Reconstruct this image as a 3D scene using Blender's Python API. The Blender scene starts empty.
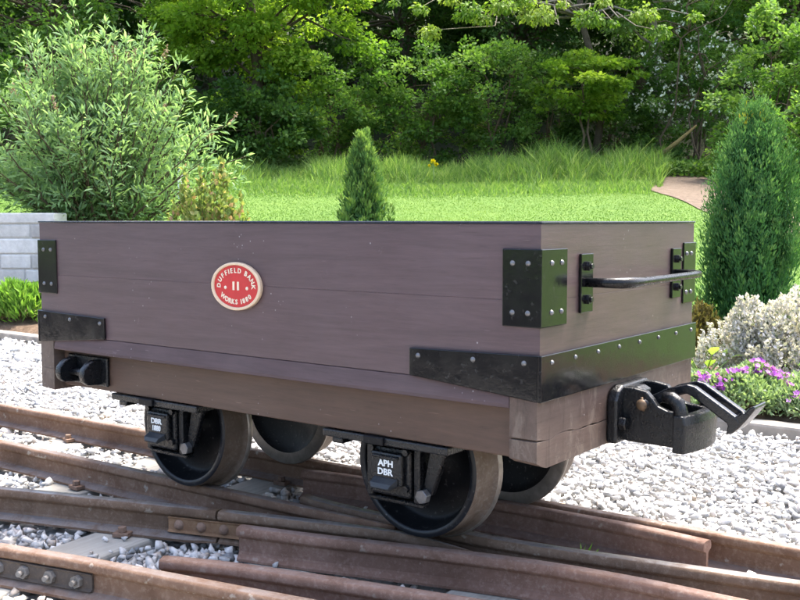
import bpy, bmesh, math, random
import numpy as np
from mathutils import Vector, Matrix

# ------------------------------------------------------------------ camera, sky, sun, exposure
scene = bpy.context.scene
COL = scene.collection
R_ = np.array([0.7997, 0.6004, 0.0]); F_ = np.array([-0.6004, 0.7997, 0.0])      # camera right / forward on the ground
CAM = np.array([0.937, -1.699, 0.741])
PITCH = math.radians(4.5785)
fw = F_ * math.cos(PITCH) - np.array([0, 0, math.sin(PITCH)])
up = F_ * math.sin(PITCH) + np.array([0, 0, math.cos(PITCH)])
cd = bpy.data.cameras.new('camera')
cam = bpy.data.objects.new('camera', cd); COL.objects.link(cam)
cd.sensor_width = 36.0; cd.lens = 36.0 * 999 / 800; cd.clip_start = 0.05; cd.clip_end = 600
m = Matrix.Identity(4)
for i in range(3):
    m[i][0] = R_[i]; m[i][1] = up[i]; m[i][2] = -fw[i]; m[i][3] = CAM[i]
cam.matrix_world = m
scene.camera = cam

SUN_EL = math.radians(65)
sh = 0.75 * R_ + 0.66 * F_; sh = sh / np.linalg.norm(sh)
sun_dir = np.array([sh[0] * math.cos(SUN_EL), sh[1] * math.cos(SUN_EL), math.sin(SUN_EL)])
world = bpy.data.worlds.new('World'); scene.world = world; world.use_nodes = True
wn = world.node_tree.nodes; wl = world.node_tree.links
for n in list(wn): wn.remove(n)
sky = wn.new('ShaderNodeTexSky'); sky.sky_type = 'NISHITA'; sky.sun_disc = False
sky.sun_elevation = SUN_EL; sky.sun_rotation = math.atan2(sh[0], sh[1])
sky.dust_density = 5.0; sky.air_density = 1.0; sky.ozone_density = 1.0
bg = wn.new('ShaderNodeBackground'); bg.inputs['Strength'].default_value = 0.15
wo = wn.new('ShaderNodeOutputWorld')
wl.new(sky.outputs[0], bg.inputs[0]); wl.new(bg.outputs[0], wo.inputs[0])
sl = bpy.data.lights.new('sun', 'SUN'); sl.energy = 2.5; sl.angle = math.radians(17.0); sl.color = (1.0, 0.95, 0.87)
so = bpy.data.objects.new('sun', sl); COL.objects.link(so)
so.rotation_euler = Vector(-sun_dir).to_track_quat('-Z', 'Y').to_euler()
so.location = (0, 0, 20)
scene.view_settings.view_transform = 'Standard'; scene.view_settings.look = 'None'
scene.view_settings.exposure = 2.27; scene.view_settings.gamma = 1.0
scene.view_settings.use_curve_mapping = False
scene.cycles.use_adaptive_sampling = True; scene.cycles.adaptive_threshold = 0.03
scene.cycles.max_bounces = 5; scene.cycles.transparent_max_bounces = 4
scene.cycles.diffuse_bounces = 2; scene.cycles.glossy_bounces = 2; scene.cycles.transmission_bounces = 4
scene.cycles.caustics_reflective = False; scene.cycles.caustics_refractive = False

# ------------------------------------------------------------------ helpers
def spot(px, d):
    """ground position at forward distance d along the column px of the picture"""
    p = CAM + d * (F_ + R_ * (px - 400) / 1002.2)
    return float(p[0]), float(p[1])

def smooth01(t): t = np.clip(t, 0, 1); return t * t * (3 - 2 * t)
def height(x, y):
    x = np.asarray(x, float); y = np.asarray(y, float)
    q = (x - CAM[0]) * F_[0] + (y - CAM[1]) * F_[1]
    lat = (x - CAM[0]) * R_[0] + (y - CAM[1]) * R_[1]
    rise = 0.115 * np.maximum(0, q - 6.2) + 0.30 * np.maximum(0, q - 24.5)
    und = 0.03 * np.sin(0.7 * x + 0.4 * y) + 0.02 * np.sin(1.3 * y - 0.5 * x + 1)
    z = -0.02 + rise + und * smooth01((q - 7) / 4)
    k = smooth01((y - 2.32) / 1.2)
    k0 = smooth01((y - 2.30) / 0.05)
    out = -0.135 + k0 * 0.095 + (z + 0.04) * k
    return np.where(y < 2.30, -0.135, np.minimum(out, 14.0))
def H(x, y): return float(height(x, y))

def link_mesh(name, me, mat, parent=None):
    o = bpy.data.objects.new(name, me); COL.objects.link(o)
    if mat is not None and not me.materials: me.materials.append(mat)
    if parent is not None: o.parent = parent
    return o
def tag(o, label=None, cat=None, group=None, kind=None):
    if label: o['label'] = label
    if cat: o['category'] = cat
    if group: o['group'] = group
    if kind: o['kind'] = kind
    return o
def empty(name, loc=(0, 0, 0), rz=0.0):
    o = bpy.data.objects.new(name, None); COL.objects.link(o)
    o.location = loc; o.rotation_euler = (0, 0, rz); o.empty_display_size = 0.1
    return o
def np_mesh(name, V, F, attrs=None, smooth=False):
    """fast mesh from arrays: V (n,3), F (m,k)"""
    me = bpy.data.meshes.new(name)
    V = np.ascontiguousarray(V, np.float32); F = np.ascontiguousarray(F, np.int32)
    k = F.shape[1]
    me.vertices.add(len(V)); me.vertices.foreach_set('co', V.ravel())
    me.loops.add(F.size); me.loops.foreach_set('vertex_index', F.ravel())
    me.polygons.add(len(F)); me.polygons.foreach_set('loop_start', np.arange(0, F.size, k, dtype=np.int32))
    if smooth: me.polygons.foreach_set('use_smooth', np.ones(len(F), bool))
    for an, arr in (attrs or {}).items():
        a = me.attributes.new(an, 'FLOAT', 'POINT'); a.data.foreach_set('value', np.ascontiguousarray(arr, np.float32))
    me.update(calc_edges=True)
    return me

class MB:
    """collects simple solids and builds ONE mesh object"""
    def __init__(s): s.v = []; s.f = []; s.sm = []
    def add(s, vs, fs, smooth=False):
        b = len(s.v); s.v += [tuple(map(float, p)) for p in vs]
        s.f += [tuple(b + i for i in f) for f in fs]; s.sm += [smooth] * len(fs); return s
    def box(s, a, b):
        x0, y0, z0 = a; x1, y1, z1 = b
        return s.add([(x0, y0, z0), (x1, y0, z0), (x1, y1, z0), (x0, y1, z0), (x0, y0, z1), (x1, y0, z1), (x1, y1, z1), (x0, y1, z1)],
                     [(0, 3, 2, 1), (4, 5, 6, 7), (0, 1, 5, 4), (1, 2, 6, 5), (2, 3, 7, 6), (3, 0, 4, 7)])
    def prism(s, pts, axis, a, b, smooth=False):
        """polygon pts (2D) extruded along axis from a to b. axis x: pts=(y,z); y: (x,z); z: (x,y)"""
        def P(p, t): return {'x': (t, p[0], p[1]), 'y': (p[0], t, p[1]), 'z': (p[0], p[1], t)}[axis]
        n = len(pts); vs = [P(p, a) for p in pts] + [P(p, b) for p in pts]
        s.add(vs, [tuple(range(n))[::-1], tuple(range(n, 2 * n))])
        base = len(s.v) - 2 * n
        for i in range(n):
            j = (i + 1) % n; s.f.append((base + i, base + j, base + n + j, base + n + i)); s.sm.append(smooth)
        return s
    def tube(s, pts, radii, n=8, cap=True):
        pts = [Vector(p) for p in pts]
        if not hasattr(radii, '__len__'): radii = [radii] * len(pts)
        rings = []; ref = None
        for i, p in enumerate(pts):
            d = (pts[min(i + 1, len(pts) - 1)] - pts[max(i - 1, 0)])
            d = d.normalized() if d.length > 1e-9 else Vector((0, 0, 1))
            if ref is None:
                ref = Vector((0, 0, 1)) if abs(d.z) < 0.9 else Vector((1, 0, 0))
            a = d.cross(ref).normalized(); b = a.cross(d).normalized(); ref = b
            rings.append([p + (a * math.cos(t) + b * math.sin(t)) * radii[i] for t in [2 * math.pi * k / n for k in range(n)]])
        vs = [v for r in rings for v in r]; fs = []
        for i in range(len(rings) - 1):
            for k in range(n):
                k2 = (k + 1) % n; fs.append((i * n + k, i * n + k2, (i + 1) * n + k2, (i + 1) * n + k))
        s.add(vs, fs, True)
        if cap:
            base = len(s.v) - len(vs)
            s.f.append(tuple(base + k for k in range(n))[::-1]); s.sm.append(False)
            s.f.append(tuple(base + len(vs) - n + k for k in range(n))); s.sm.append(False)
        return s
    def lathe_y(s, prof, cx, cz, n=56, smooth=True):
        """profile [(y, r)...] turned about an axis along Y through (cx, cz)"""
        vs = []; fs = []
        for (y, r) in prof:
            for k in range(n):
                t = 2 * math.pi * k / n; vs.append((cx + r * math.cos(t), y, cz + r * math.sin(t)))
        for i in range(len(prof) - 1):
            for k in range(n):
                k2 = (k + 1) % n; fs.append((i * n + k, i * n + k2, (i + 1) * n + k2, (i + 1) * n + k))
        return s.add(vs, fs, smooth)
    def dome(s, c, nrm, r, hgt=0.6, n=8):
        nrm = Vector(nrm).normalized(); a = nrm.orthogonal().normalized(); b = nrm.cross(a); c = Vector(c)
        vs = []; lv = [(1.0, 0.0), (0.86, 0.45), (0.5, 0.85)]
        for (rr, hh) in lv:
            for k in range(n):
                t = 2 * math.pi * k / n; vs.append(c + (a * math.cos(t) + b * math.sin(t)) * r * rr + nrm * r * hgt * hh)
        vs.append(c + nrm * r * hgt); fs = []
        for i in range(2):
            for k in range(n): k2 = (k + 1) % n; fs.append((i * n + k, i * n + k2, (i + 1) * n + k2, (i + 1) * n + k))
        for k in range(n): fs.append((2 * n + k, 2 * n + (k + 1) % n, 3 * n))
        return s.add(vs, fs, True)
    def hexnut(s, c, nrm, r, h, n=6, rot=0.3):
        nrm = Vector(nrm).normalized(); a = nrm.orthogonal().normalized(); b = nrm.cross(a); c = Vector(c)
        vs = []
        for t0 in (0, h):
            for k in range(n):
                t = 2 * math.pi * k / n + rot; vs.append(c + (a * math.cos(t) + b * math.sin(t)) * r + nrm * t0)
        return s.add(vs, [tuple(range(n))[::-1], tuple(range(n, 2 * n))] + [(k, (k + 1) % n, n + (k + 1) % n, n + k) for k in range(n)])
    def build(s, name, mat, parent=None, bevel=0.0, seg=2, fixn=False):
        me = bpy.data.meshes.new(name); me.from_pydata(s.v, [], s.f); me.update()
        me.polygons.foreach_set('use_smooth', s.sm)
        bm = bmesh.new(); bm.from_mesh(me); bmesh.ops.recalc_face_normals(bm, faces=bm.faces); bm.to_mesh(me); bm.free()
        o = link_mesh(name, me, mat, parent)
        if bevel > 0:
            b = o.modifiers.new('bevel', 'BEVEL'); b.width = bevel; b.segments = seg; b.limit_method = 'ANGLE'; b.angle_limit = math.radians(35)
        return o

# ------------------------------------------------------------------ materials
MATS = {}
class NT:
    def __init__(s, name):
        s.m = bpy.data.materials.new(name); s.m.use_nodes = True; s.t = s.m.node_tree
        for n in list(s.t.nodes): s.t.nodes.remove(n)
        s.out = s.t.nodes.new('ShaderNodeOutputMaterial')
    def n(s, typ, **kw):
        x = s.t.nodes.new(typ)
        for k, v in kw.items():
            if k.startswith('i_'):
                key = k[2:]; x.inputs[int(key) if key.isdigit() else key].default_value = v
            else: setattr(x, k, v)
        return x
    def l(s, a, b): s.t.links.new(a, b)
    def coords(s, scale=(1, 1, 1), kind='Object'):
        tc = s.n('ShaderNodeTexCoord'); mp = s.n('ShaderNodeMapping'); mp.inputs['Scale'].default_value = scale
        s.l(tc.outputs[kind], mp.inputs[0]); return mp.outputs[0]
    def noise(s, vec, scale, detail=4, rough=0.6, dist=0.0):
        x = s.n('ShaderNodeTexNoise'); x.inputs['Scale'].default_value = scale; x.inputs['Detail'].default_value = detail
        x.inputs['Roughness'].default_value = rough; x.inputs['Distortion'].default_value = dist
        s.l(vec, x.inputs['Vector']); return x.outputs['Fac']
    def ramp(s, fac, stops, interp='LINEAR'):
        x = s.n('ShaderNodeValToRGB'); cr = x.color_ramp; cr.interpolation = interp
        while len(cr.elements) < len(stops): cr.elements.new(0.5)
        for e, (p, c) in zip(cr.elements, stops):
            e.position = p; e.color = (c[0], c[1], c[2], 1) if hasattr(c, '__len__') else (c, c, c, 1)
        s.l(fac, x.inputs[0]); return x.outputs[0]
    def mix(s, fac, a, b, mode='MIX'):
        x = s.n('ShaderNodeMix'); x.data_type = 'RGBA'; x.blend_type = mode
        for sock, val in ((x.inputs[0], fac), (x.inputs[6], a), (x.inputs[7], b)):
            if hasattr(val, 'default_value') or hasattr(val, 'is_output'): s.l(val, sock)
            elif sock == x.inputs[0]: sock.default_value = val
            else: sock.default_value = (val[0], val[1], val[2], 1)
        return x.outputs[2]
    def math(s, op, a, b=0.0):
        x = s.n('ShaderNodeMath'); x.operation = op
        for i, v in enumerate((a, b)):
            if hasattr(v, 'is_output'): s.l(v, x.inputs[i])
            else: x.inputs[i].default_value = v
        return x.outputs[0]
    def bump(s, h, strength=0.3, dist=0.01):
        x = s.n('ShaderNodeBump'); x.inputs['Strength'].default_value = strength; x.inputs['Distance'].default_value = dist
        s.l(h, x.inputs['Height']); return x.outputs[0]
    def bsdf(s, color, rough=0.6, metal=0.0, normal=None, spec=0.5, coat=0.0):
        b = s.n('ShaderNodeBsdfPrincipled')
        for k, v in (('Base Color', color), ('Roughness', rough), ('Metallic', metal)):
            if hasattr(v, 'is_output'): s.l(v, b.inputs[k])
            else: b.inputs[k].default_value = (v[0], v[1], v[2], 1) if hasattr(v, '__len__') else v
        b.inputs['Specular IOR Level'].default_value = spec
        if coat: b.inputs['Coat Weight'].default_value = coat; b.inputs['Coat Roughness'].default_value = 0.1
        if normal is not None: s.l(normal, b.inputs['Normal'])
        return b.outputs[0]
    def done(s, shader): s.l(shader, s.out.inputs[0]); return s.m

def paint_wood(name, base, dust, axis, dustamt=0.25, rough=0.5, crack=False):
    t = NT(name)
    st = {'x': (1, 14, 14), 'y': (14, 1, 14), 'z': (14, 14, 1)}[axis]
    vg = t.coords(st); v = t.coords()
    grain = t.noise(vg, 9, 6, 0.65, 0.3); fine = t.noise(vg, 42, 3, 0.7)
    cloud = t.noise(v, 3.2, 5, 0.6)
    c = t.mix(t.ramp(grain, [(0.3, 0), (0.72, 1)]), [x * 0.86 for x in base], [x * 1.13 for x in base])
    c = t.mix(t.math('MULTIPLY', t.ramp(cloud, [(0.42, 0), (0.75, 1)]), dustamt), c, dust)
    scr = t.ramp(t.noise(t.coords(tuple(s * 1.9 for s in st)), 7, 2, 0.5), [(0.735, 0), (0.76, 1)])
    c = t.mix(t.math('MULTIPLY', scr, 0.5), c, [min(1, x * 1.5) for x in dust])
    brush = t.noise(t.coords(tuple(q * 0.55 for q in st)), 3.0, 7, 0.75, 0.8)
    c = t.mix(0.8, c, t.ramp(brush, [(0.28, 0.72), (0.5, 1.0), (0.72, 1.26)]), 'MULTIPLY')
    drk = t.ramp(t.noise(t.coords(tuple(q * 2.6 for q in st)), 4, 3, 0.6), [(0.62, 0), (0.70, 1)])
    c = t.mix(t.math('MULTIPLY', drk, 0.35), c, [x * 0.5 for x in base])
    rub = t.math('MULTIPLY', t.ramp(t.noise(v, 21, 5, 0.7, 1.2), [(0.66, 0), (0.72, 1)]), t.ramp(t.noise(v, 2.1, 2), [(0.52, 0), (0.62, 1)]))
    c = t.mix(t.math('MULTIPLY', rub, 0.4), c, [min(1, x * 1.7) for x in dust])
    vo = t.n('ShaderNodeTexVoronoi'); vo.inputs['Scale'].default_value = 30; t.l(v, vo.inputs['Vector'])
    sp = t.math('MULTIPLY', t.ramp(vo.outputs['Distance'], [(0.03, 1), (0.075, 0)]), t.ramp(t.noise(v, 9, 2), [(0.52, 0), (0.62, 1)]))
    vo2 = t.n('ShaderNodeTexVoronoi'); vo2.inputs['Scale'].default_value = 55; t.l(v, vo2.inputs['Vector'])
    sp2 = t.math('MULTIPLY', t.ramp(vo2.outputs['Distance'], [(0.06, 1), (0.12, 0)]), t.ramp(t.noise(v, 4.5, 3), [(0.55, 0), (0.64, 1)]))
    c = t.mix(t.math('MULTIPLY', t.math('MAXIMUM', sp, sp2), 0.6), c, (0.40, 0.37, 0.37))
    if crack:   # bare weathered patches where the paint has gone, and dark dirt runs
        v2 = t.coords((3, 3, 1.2)); w1 = t.ramp(t.noise(v2, 6, 8, 0.75, 0.6), [(0.52, 0), (0.60, 1)])
        c = t.mix(t.math('MULTIPLY', w1, 0.6), c, t.mix(fine, [x * 0.75 for x in dust], [x * 1.15 for x in dust]))
        c = t.mix(t.math('MULTIPLY', t.ramp(t.noise(t.coords((9, 9, 0.8)), 4, 5, 0.7), [(0.56, 0), (0.68, 1)]), 0.5), c, [x * 0.45 for x in base])
    h = t.math('ADD', t.math('MULTIPLY', grain, 0.7), t.math('MULTIPLY', fine, 0.4))
    r = t.ramp(cloud, [(0.3, rough - 0.06), (0.8, rough + 0.12)])
    return t.done(t.bsdf(c, r, 0, t.bump(h, 0.16, 0.003), 0.4))
def black_paint(name, base=(0.012, 0.012, 0.013), rough=0.22, bumpy=0.05, scale=18, chip=0.25, spec=0.28, wav=0.0):
    t = NT(name); v = t.coords()
    n1 = t.noise(v, scale, 5, 0.65); n2 = t.noise(v, scale * 5, 3, 0.6)
    c = t.mix(t.math('MULTIPLY', t.ramp(n2, [(0.62, 0), (0.72, 1)]), chip), base, (0.12, 0.115, 0.11))
    r = t.ramp(n1, [(0.3, rough), (0.8, rough + 0.2)])
    return t.done(t.bsdf(c, r, 0, t.bump(t.math('ADD', n2, t.math('MULTIPLY', n1, wav)), bumpy, 0.004), spec))
def rust_metal(name, a, b, c2, rough=0.75, shine=0.0, scale=11, spots=0.0):
    t = NT(name); v = t.coords()
    n1 = t.noise(v, scale, 7, 0.7, 0.4); n2 = t.noise(v, scale * 7, 4, 0.7); n3 = t.noise(v, 2.3, 3, 0.5)
    c = t.mix(t.ramp(n1, [(0.32, 0), (0.7, 1)]), a, b)
    c = t.mix(t.math('MULTIPLY', t.ramp(n2, [(0.5, 0), (0.75, 1)]), 0.6), c, c2)
    c = t.mix(t.math('MULTIPLY', t.ramp(n3, [(0.5, 0), (0.68, 1)]), 0.65), c, [x * 0.5 for x in a])
    if spots:
        c = t.mix(t.math('MULTIPLY', t.ramp(t.noise(v, 26, 3, 0.55), [(0.66, 0), (0.70, 1)]), spots), c, (0.42, 0.39, 0.33))
    rg = rough; mt = 0.0
    if shine > 0:
        g = t.n('ShaderNodeNewGeometry'); sx = t.n('ShaderNodeSeparateXYZ'); t.l(g.outputs['Normal'], sx.inputs[0])
        f = t.math('MULTIPLY', t.ramp(sx.outputs['Z'], [(0.8, 0), (0.97, 1)]), t.ramp(n1, [(0.36, 0.15), (0.62, 1)]))
        f = t.math('MULTIPLY', f, shine)
        c = t.mix(f, c, (0.26, 0.25, 0.25)); mt = t.math('MULTIPLY', f, 0.75)
        rg = t.ramp(f, [(0, rough), (1, 0.34)])
    return t.done(t.bsdf(c, rg, mt, t.bump(t.math('ADD', n1, t.math('MULTIPLY', n2, 0.5)), 0.5, 0.005), 0.12))
def leaf_mat(name, ramp, trans=0.35, rough=0.6, spec=0.18):
    t = NT(name); a = t.n('ShaderNodeAttribute'); a.attribute_name = 'lv'
    c = t.ramp(a.outputs['Fac'], ramp)
    d = t.bsdf(c, rough, 0, None, spec)
    tr = t.n('ShaderNodeBsdfTranslucent'); t.l(t.mix(1.0, c, (1.25, 1.3, 0.7), 'MULTIPLY'), tr.inputs['Color'])
    ms = t.n('ShaderNodeMixShader'); ms.inputs[0].default_value = trans
    t.l(d, ms.inputs[1]); t.l(tr.outputs[0], ms.inputs[2])
    return t.done(ms.outputs[0])
def plain(name, col, rough=0.6, metal=0.0, var=0.15, scale=20, bump=0.1):
    t = NT(name); v = t.coords(); n = t.noise(v, scale, 5, 0.65)
    c = t.mix(t.ramp(n, [(0.3, 0), (0.75, 1)]), [x * (1 - var) for x in col], [min(1, x * (1 + var)) for x in col])
    return t.done(t.bsdf(c, rough, metal, t.bump(n, bump, 0.004), 0.4))

M = {}
PB = (0.090, 0.056, 0.059); DUST = (0.142, 0.104, 0.106)
M['side'] = paint_wood('plum_paint_along', PB, DUST, 'x', 0.22, 0.42)
M['end'] = paint_wood('plum_paint_across', (0.082, 0.053, 0.052), (0.135, 0.100, 0.094), 'y', 0.35, 0.42)
M['ledge'] = paint_wood('plum_paint_ledge', (0.078, 0.048, 0.048), (0.13, 0.096, 0.095), 'x', 0.5, 0.75)
M['sole'] = paint_wood('brown_sole_paint', (0.080, 0.045, 0.031), (0.13, 0.084, 0.060), 'x', 0.5, 0.55)
M['headstock'] = paint_wood('worn_headstock_paint', (0.076, 0.047, 0.036), (0.18, 0.138, 0.108), 'y', 0.85, 0.65, True)
M['floorwood'] = paint_wood('floor_wood', (0.15, 0.11, 0.09), (0.28, 0.24, 0.2), 'x', 0.6, 0.8)
M['gloss'] = black_paint('gloss_black_plate', (0.005, 0.005, 0.006), 0.08, 0.04, 16, 0.2, 0.42, 5.0)
M['plate'] = black_paint('black_plate', (0.012, 0.012, 0.014), 0.2, 0.05, 14, 0.3)
M['cast'] = black_paint('black_casting', (0.006, 0.0065, 0.008), 0.2, 0.45, 40, 0.2, 0.4)
M['rivet'] = plain('rivet_metal', (0.16, 0.16, 0.165), 0.32, 0.6, 0.3, 60, 0.1)
M['bar'] = black_paint('handle_black', (0.005, 0.005, 0.006), 0.2, 0.15, 40, 0.2)
M['brass'] = plain('cream_brass', (0.66, 0.49, 0.34), 0.4, 0.1, 0.12, 40)
M['cotter'] = plain('cotter_brass', (0.13, 0.085, 0.05), 0.5, 0.3, 0.3, 60)
M['red'] = plain('red_enamel', (0.52, 0.035, 0.035), 0.35, 0.0, 0.1, 30)
M['cream'] = plain('cream_lettering', (0.80, 0.68, 0.52), 0.5, 0.0, 0.05, 40)
M['white'] = plain('white_lettering', (0.82, 0.82, 0.80), 0.5, 0.0, 0.04, 40)
M['capping'] = black_paint('capping_strip', (0.018, 0.022, 0.032), 0.2, 0.05, 10, 0.35)
M['tread'] = rust_metal('wheel_tread', (0.12, 0.085, 0.062), (0.20, 0.155, 0.125), (0.30, 0.27, 0.24), 0.5, 0, 14)
M['wheel'] = black_paint('wheel_black', (0.006, 0.0065, 0.008), 0.35, 0.2, 20, 0.4, 0.16)
M['rim'] = black_paint('worn_rim', (0.012, 0.013, 0.016), 0.3, 0.3, 16, 0.9)
M['flange'] = plain('flange_edge', (0.30, 0.27, 0.24), 0.4, 0.6, 0.3, 30)
M['rail'] = rust_metal('rusty_rail', (0.125, 0.070, 0.045), (0.215, 0.135, 0.093), (0.31, 0.225, 0.17), 0.78, 0.55, 11, 0.45)
M['railred'] = rust_metal('red_rust_rail', (0.140, 0.080, 0.057), (0.225, 0.138, 0.107), (0.32, 0.228, 0.186), 0.82, 0.3, 13, 0.25)
M['railshiny'] = rust_metal('worn_rail', (0.105, 0.066, 0.044), (0.175, 0.118, 0.083), (0.26, 0.20, 0.155), 0.7, 1.0, 12, 0.3)
M['fishplate'] = rust_metal('fishplate_rust', (0.15, 0.083, 0.048), (0.235, 0.142, 0.083), (0.3, 0.205, 0.135), 0.85, 0, 12)
M['fishgrey'] = rust_metal('fishplate_dark', (0.075, 0.062, 0.055), (0.12, 0.095, 0.078), (0.2, 0.15, 0.11), 0.7, 0, 12)
M['boltsteel'] = rust_metal('bolt_steel', (0.15, 0.135, 0.12), (0.25, 0.23, 0.21), (0.35, 0.32, 0.29), 0.5, 0, 30)
M['boltrust'] = rust_metal('bolt_rust', (0.16, 0.10, 0.07), (0.24, 0.16, 0.12), (0.3, 0.22, 0.17), 0.85, 0, 30)
M['sleeper'] = paint_wood('weathered_sleeper', (0.27, 0.25, 0.215), (0.42, 0.40, 0.36), 'y', 0.8, 0.85)
M['kerb'] = plain('kerb_concrete', (0.27, 0.24, 0.205), 0.9, 0, 0.35, 9, 0.6)
def stone_mat():
    t = NT('ballast_limestone'); a = t.n('ShaderNodeAttribute'); a.attribute_name = 'lv'
    c = t.ramp(a.outputs['Fac'], [(0.0, (0.17, 0.173, 0.178)), (0.15, (0.31, 0.31, 0.312)), (0.4, (0.49, 0.48, 0.465)), (0.8, (0.64, 0.62, 0.595)), (0.93, (0.52, 0.465, 0.43)), (1.0, (0.42, 0.34, 0.25))])
    n = t.noise(t.coords(), 60, 4, 0.65)
    c = t.mix(0.5, c, t.ramp(n, [(0.3, 0.68), (0.7, 1.08)]), 'MULTIPLY')
    return t.done(t.bsdf(c, 0.9, 0, t.bump(n, 0.5, 0.003), 0.2))
M['stone'] = stone_mat()
def bed_mat():
    t = NT('ballast_bed'); v = t.coords()
    vo = t.n('ShaderNodeTexVoronoi'); vo.inputs['Scale'].default_value = 34; t.l(v, vo.inputs['Vector'])
    c = t.ramp(vo.outputs['Distance'], [(0.1, (0.52, 0.51, 0.49)), (0.6, (0.34, 0.33, 0.31))])
    c = t.mix(0.6, c, t.ramp(t.noise(v, 9, 5), [(0.3, 0.55), (0.7, 1.0)]), 'MULTIPLY')
    return t.done(t.bsdf(c, 0.95, 0, t.bump(vo.outputs['Distance'], 0.8, 0.02), 0.1))
M['bed'] = bed_mat()
def lawn_mat():
    t = NT('lawn_ground'); v = t.coords()
    n1 = t.noise(v, 0.45, 4, 0.6); n2 = t.noise(v, 5.5, 6, 0.7); n3 = t.noise(v, 60, 4, 0.7)
    c = t.mix(t.ramp(n1, [(0.35, 0), (0.65, 1)]), (0.068, 0.142, 0.026), (0.105, 0.188, 0.036))
    c = t.mix(t.math('MULTIPLY', t.ramp(n2, [(0.4, 0), (0.75, 1)]), 0.55), c, (0.135, 0.205, 0.046))
    c = t.mix(0.7, c, t.ramp(n3, [(0.3, 0.55), (0.7, 1.15)]), 'MULTIPLY')
    # woodland floor beyond the mown edge
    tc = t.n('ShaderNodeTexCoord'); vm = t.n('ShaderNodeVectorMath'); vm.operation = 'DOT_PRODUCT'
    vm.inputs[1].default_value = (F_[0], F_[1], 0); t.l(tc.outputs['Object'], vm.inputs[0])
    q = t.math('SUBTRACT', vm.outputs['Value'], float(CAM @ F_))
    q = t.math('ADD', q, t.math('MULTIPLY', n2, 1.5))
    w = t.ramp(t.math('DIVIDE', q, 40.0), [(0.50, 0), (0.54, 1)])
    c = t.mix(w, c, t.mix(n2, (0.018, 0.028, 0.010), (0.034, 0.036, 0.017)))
    return t.done(t.bsdf(c, 0.9, 0, t.bump(n3, 0.6, 0.03), 0.15))
M['lawn'] = lawn_mat()
def earth_mat(name, a, b, sc=18):
    t = NT(name); v = t.coords(); n1 = t.noise(v, sc, 7, 0.75); n2 = t.noise(v, 2.5, 4, 0.6)
    c = t.mix(t.ramp(n1, [(0.3, 0), (0.7, 1)]), a, b)
    c = t.mix(0.5, c, t.ramp(n2, [(0.3, 0.6), (0.7, 1.1)]), 'MULTIPLY')
    return t.done(t.bsdf(c, 0.95, 0, t.bump(n1, 0.8, 0.03), 0.1))
M['soil'] = earth_mat('garden_soil', (0.08, 0.052, 0.034), (0.19, 0.135, 0.095))
M['path'] = earth_mat('gravel_path', (0.085, 0.062, 0.045), (0.21, 0.165, 0.13), 14)
def block_mat():
    t = NT('wall_block'); v = t.coords(); oi = t.n('ShaderNodeObjectInfo')
    n = t.noise(v, 16, 6, 0.7); n2 = t.noise(v, 3, 3, 0.6)
    c = t.ramp(oi.outputs['Random'], [(0, (0.42, 0.40, 0.39)), (0.5, (0.58, 0.565, 0.55)), (1, (0.70, 0.685, 0.67))])
    c = t.mix(0.6, c, t.ramp(n, [(0.25, 0.55), (0.7, 1.1)]), 'MULTIPLY'); c = t.mix(0.6, c, t.ramp(n2, [(0.3, 0.75), (0.7, 1.05)]), 'MULTIPLY')
    return t.done(t.bsdf(c, 0.92, 0, t.bump(n, 0.5, 0.01), 0.2))
M['block'] = block_mat()
M['mortar'] = plain('wall_mortar', (0.46, 0.445, 0.43), 0.95, 0, 0.15, 25, 0.4)
M['bark'] = earth_mat('bark', (0.055, 0.042, 0.030), (0.125, 0.10, 0.075), 12)
M['palebark'] = earth_mat('pale_bark', (0.17, 0.14, 0.105), (0.34, 0.30, 0.24), 12)
M['twig'] = earth_mat('brown_twig', (0.09, 0.065, 0.045), (0.17, 0.125, 0.085), 20)
M['deadwood'] = earth_mat('dead_branch', (0.13, 0.105, 0.04), (0.22, 0.18, 0.08), 12)
g3 = lambda a, b, c: [(0.0, a), (0.5, b), (1.0, c)]
M['leaf_maple'] = leaf_mat('maple_leaf', g3((0.068, 0.148, 0.018), (0.17, 0.295, 0.033), (0.30, 0.41, 0.06)), 0.5)
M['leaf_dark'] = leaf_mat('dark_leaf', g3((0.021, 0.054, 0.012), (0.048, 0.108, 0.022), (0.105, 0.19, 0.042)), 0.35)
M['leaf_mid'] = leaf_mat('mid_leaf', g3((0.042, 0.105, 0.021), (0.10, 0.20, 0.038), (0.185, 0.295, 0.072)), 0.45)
M['leaf_ash'] = leaf_mat('ash_leaf', g3((0.062, 0.135, 0.018), (0.135, 0.24, 0.032), (0.235, 0.32, 0.06)), 0.42)
M['leaf_bud'] = leaf_mat('buddleia_leaf', g3((0.12, 0.205, 0.095), (0.21, 0.325, 0.16), (0.32, 0.44, 0.25)), 0.48, 0.8, 0.06)
M['leaf_cyp'] = leaf_mat('cypress_spray', g3((0.022, 0.078, 0.026), (0.062, 0.165, 0.048), (0.165, 0.29, 0.08)), 0.25)
M['leaf_con'] = leaf_mat('conifer_spray', g3((0.04, 0.11, 0.04), (0.13, 0.23, 0.06), (0.27, 0.37, 0.09)), 0.28)
M['leaf_tip'] = leaf_mat('yellow_tip', g3((0.35, 0.33, 0.03), (0.55, 0.48, 0.04), (0.7, 0.6, 0.08)), 0.3)
M['leaf_berb'] = leaf_mat('berberis_leaf', [(0, (0.11, 0.17, 0.04)), (0.5, (0.22, 0.29, 0.08)), (0.8, (0.32, 0.34, 0.12)), (1, (0.42, 0.27, 0.16))], 0.36)
M['leaf_heath'] = leaf_mat('pale_heath', [(0, (0.15, 0.18, 0.11)), (0.28, (0.34, 0.35, 0.28)), (0.5, (0.57, 0.525, 0.515)), (1, (0.77, 0.725, 0.725))], 0.25, 0.7)
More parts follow.
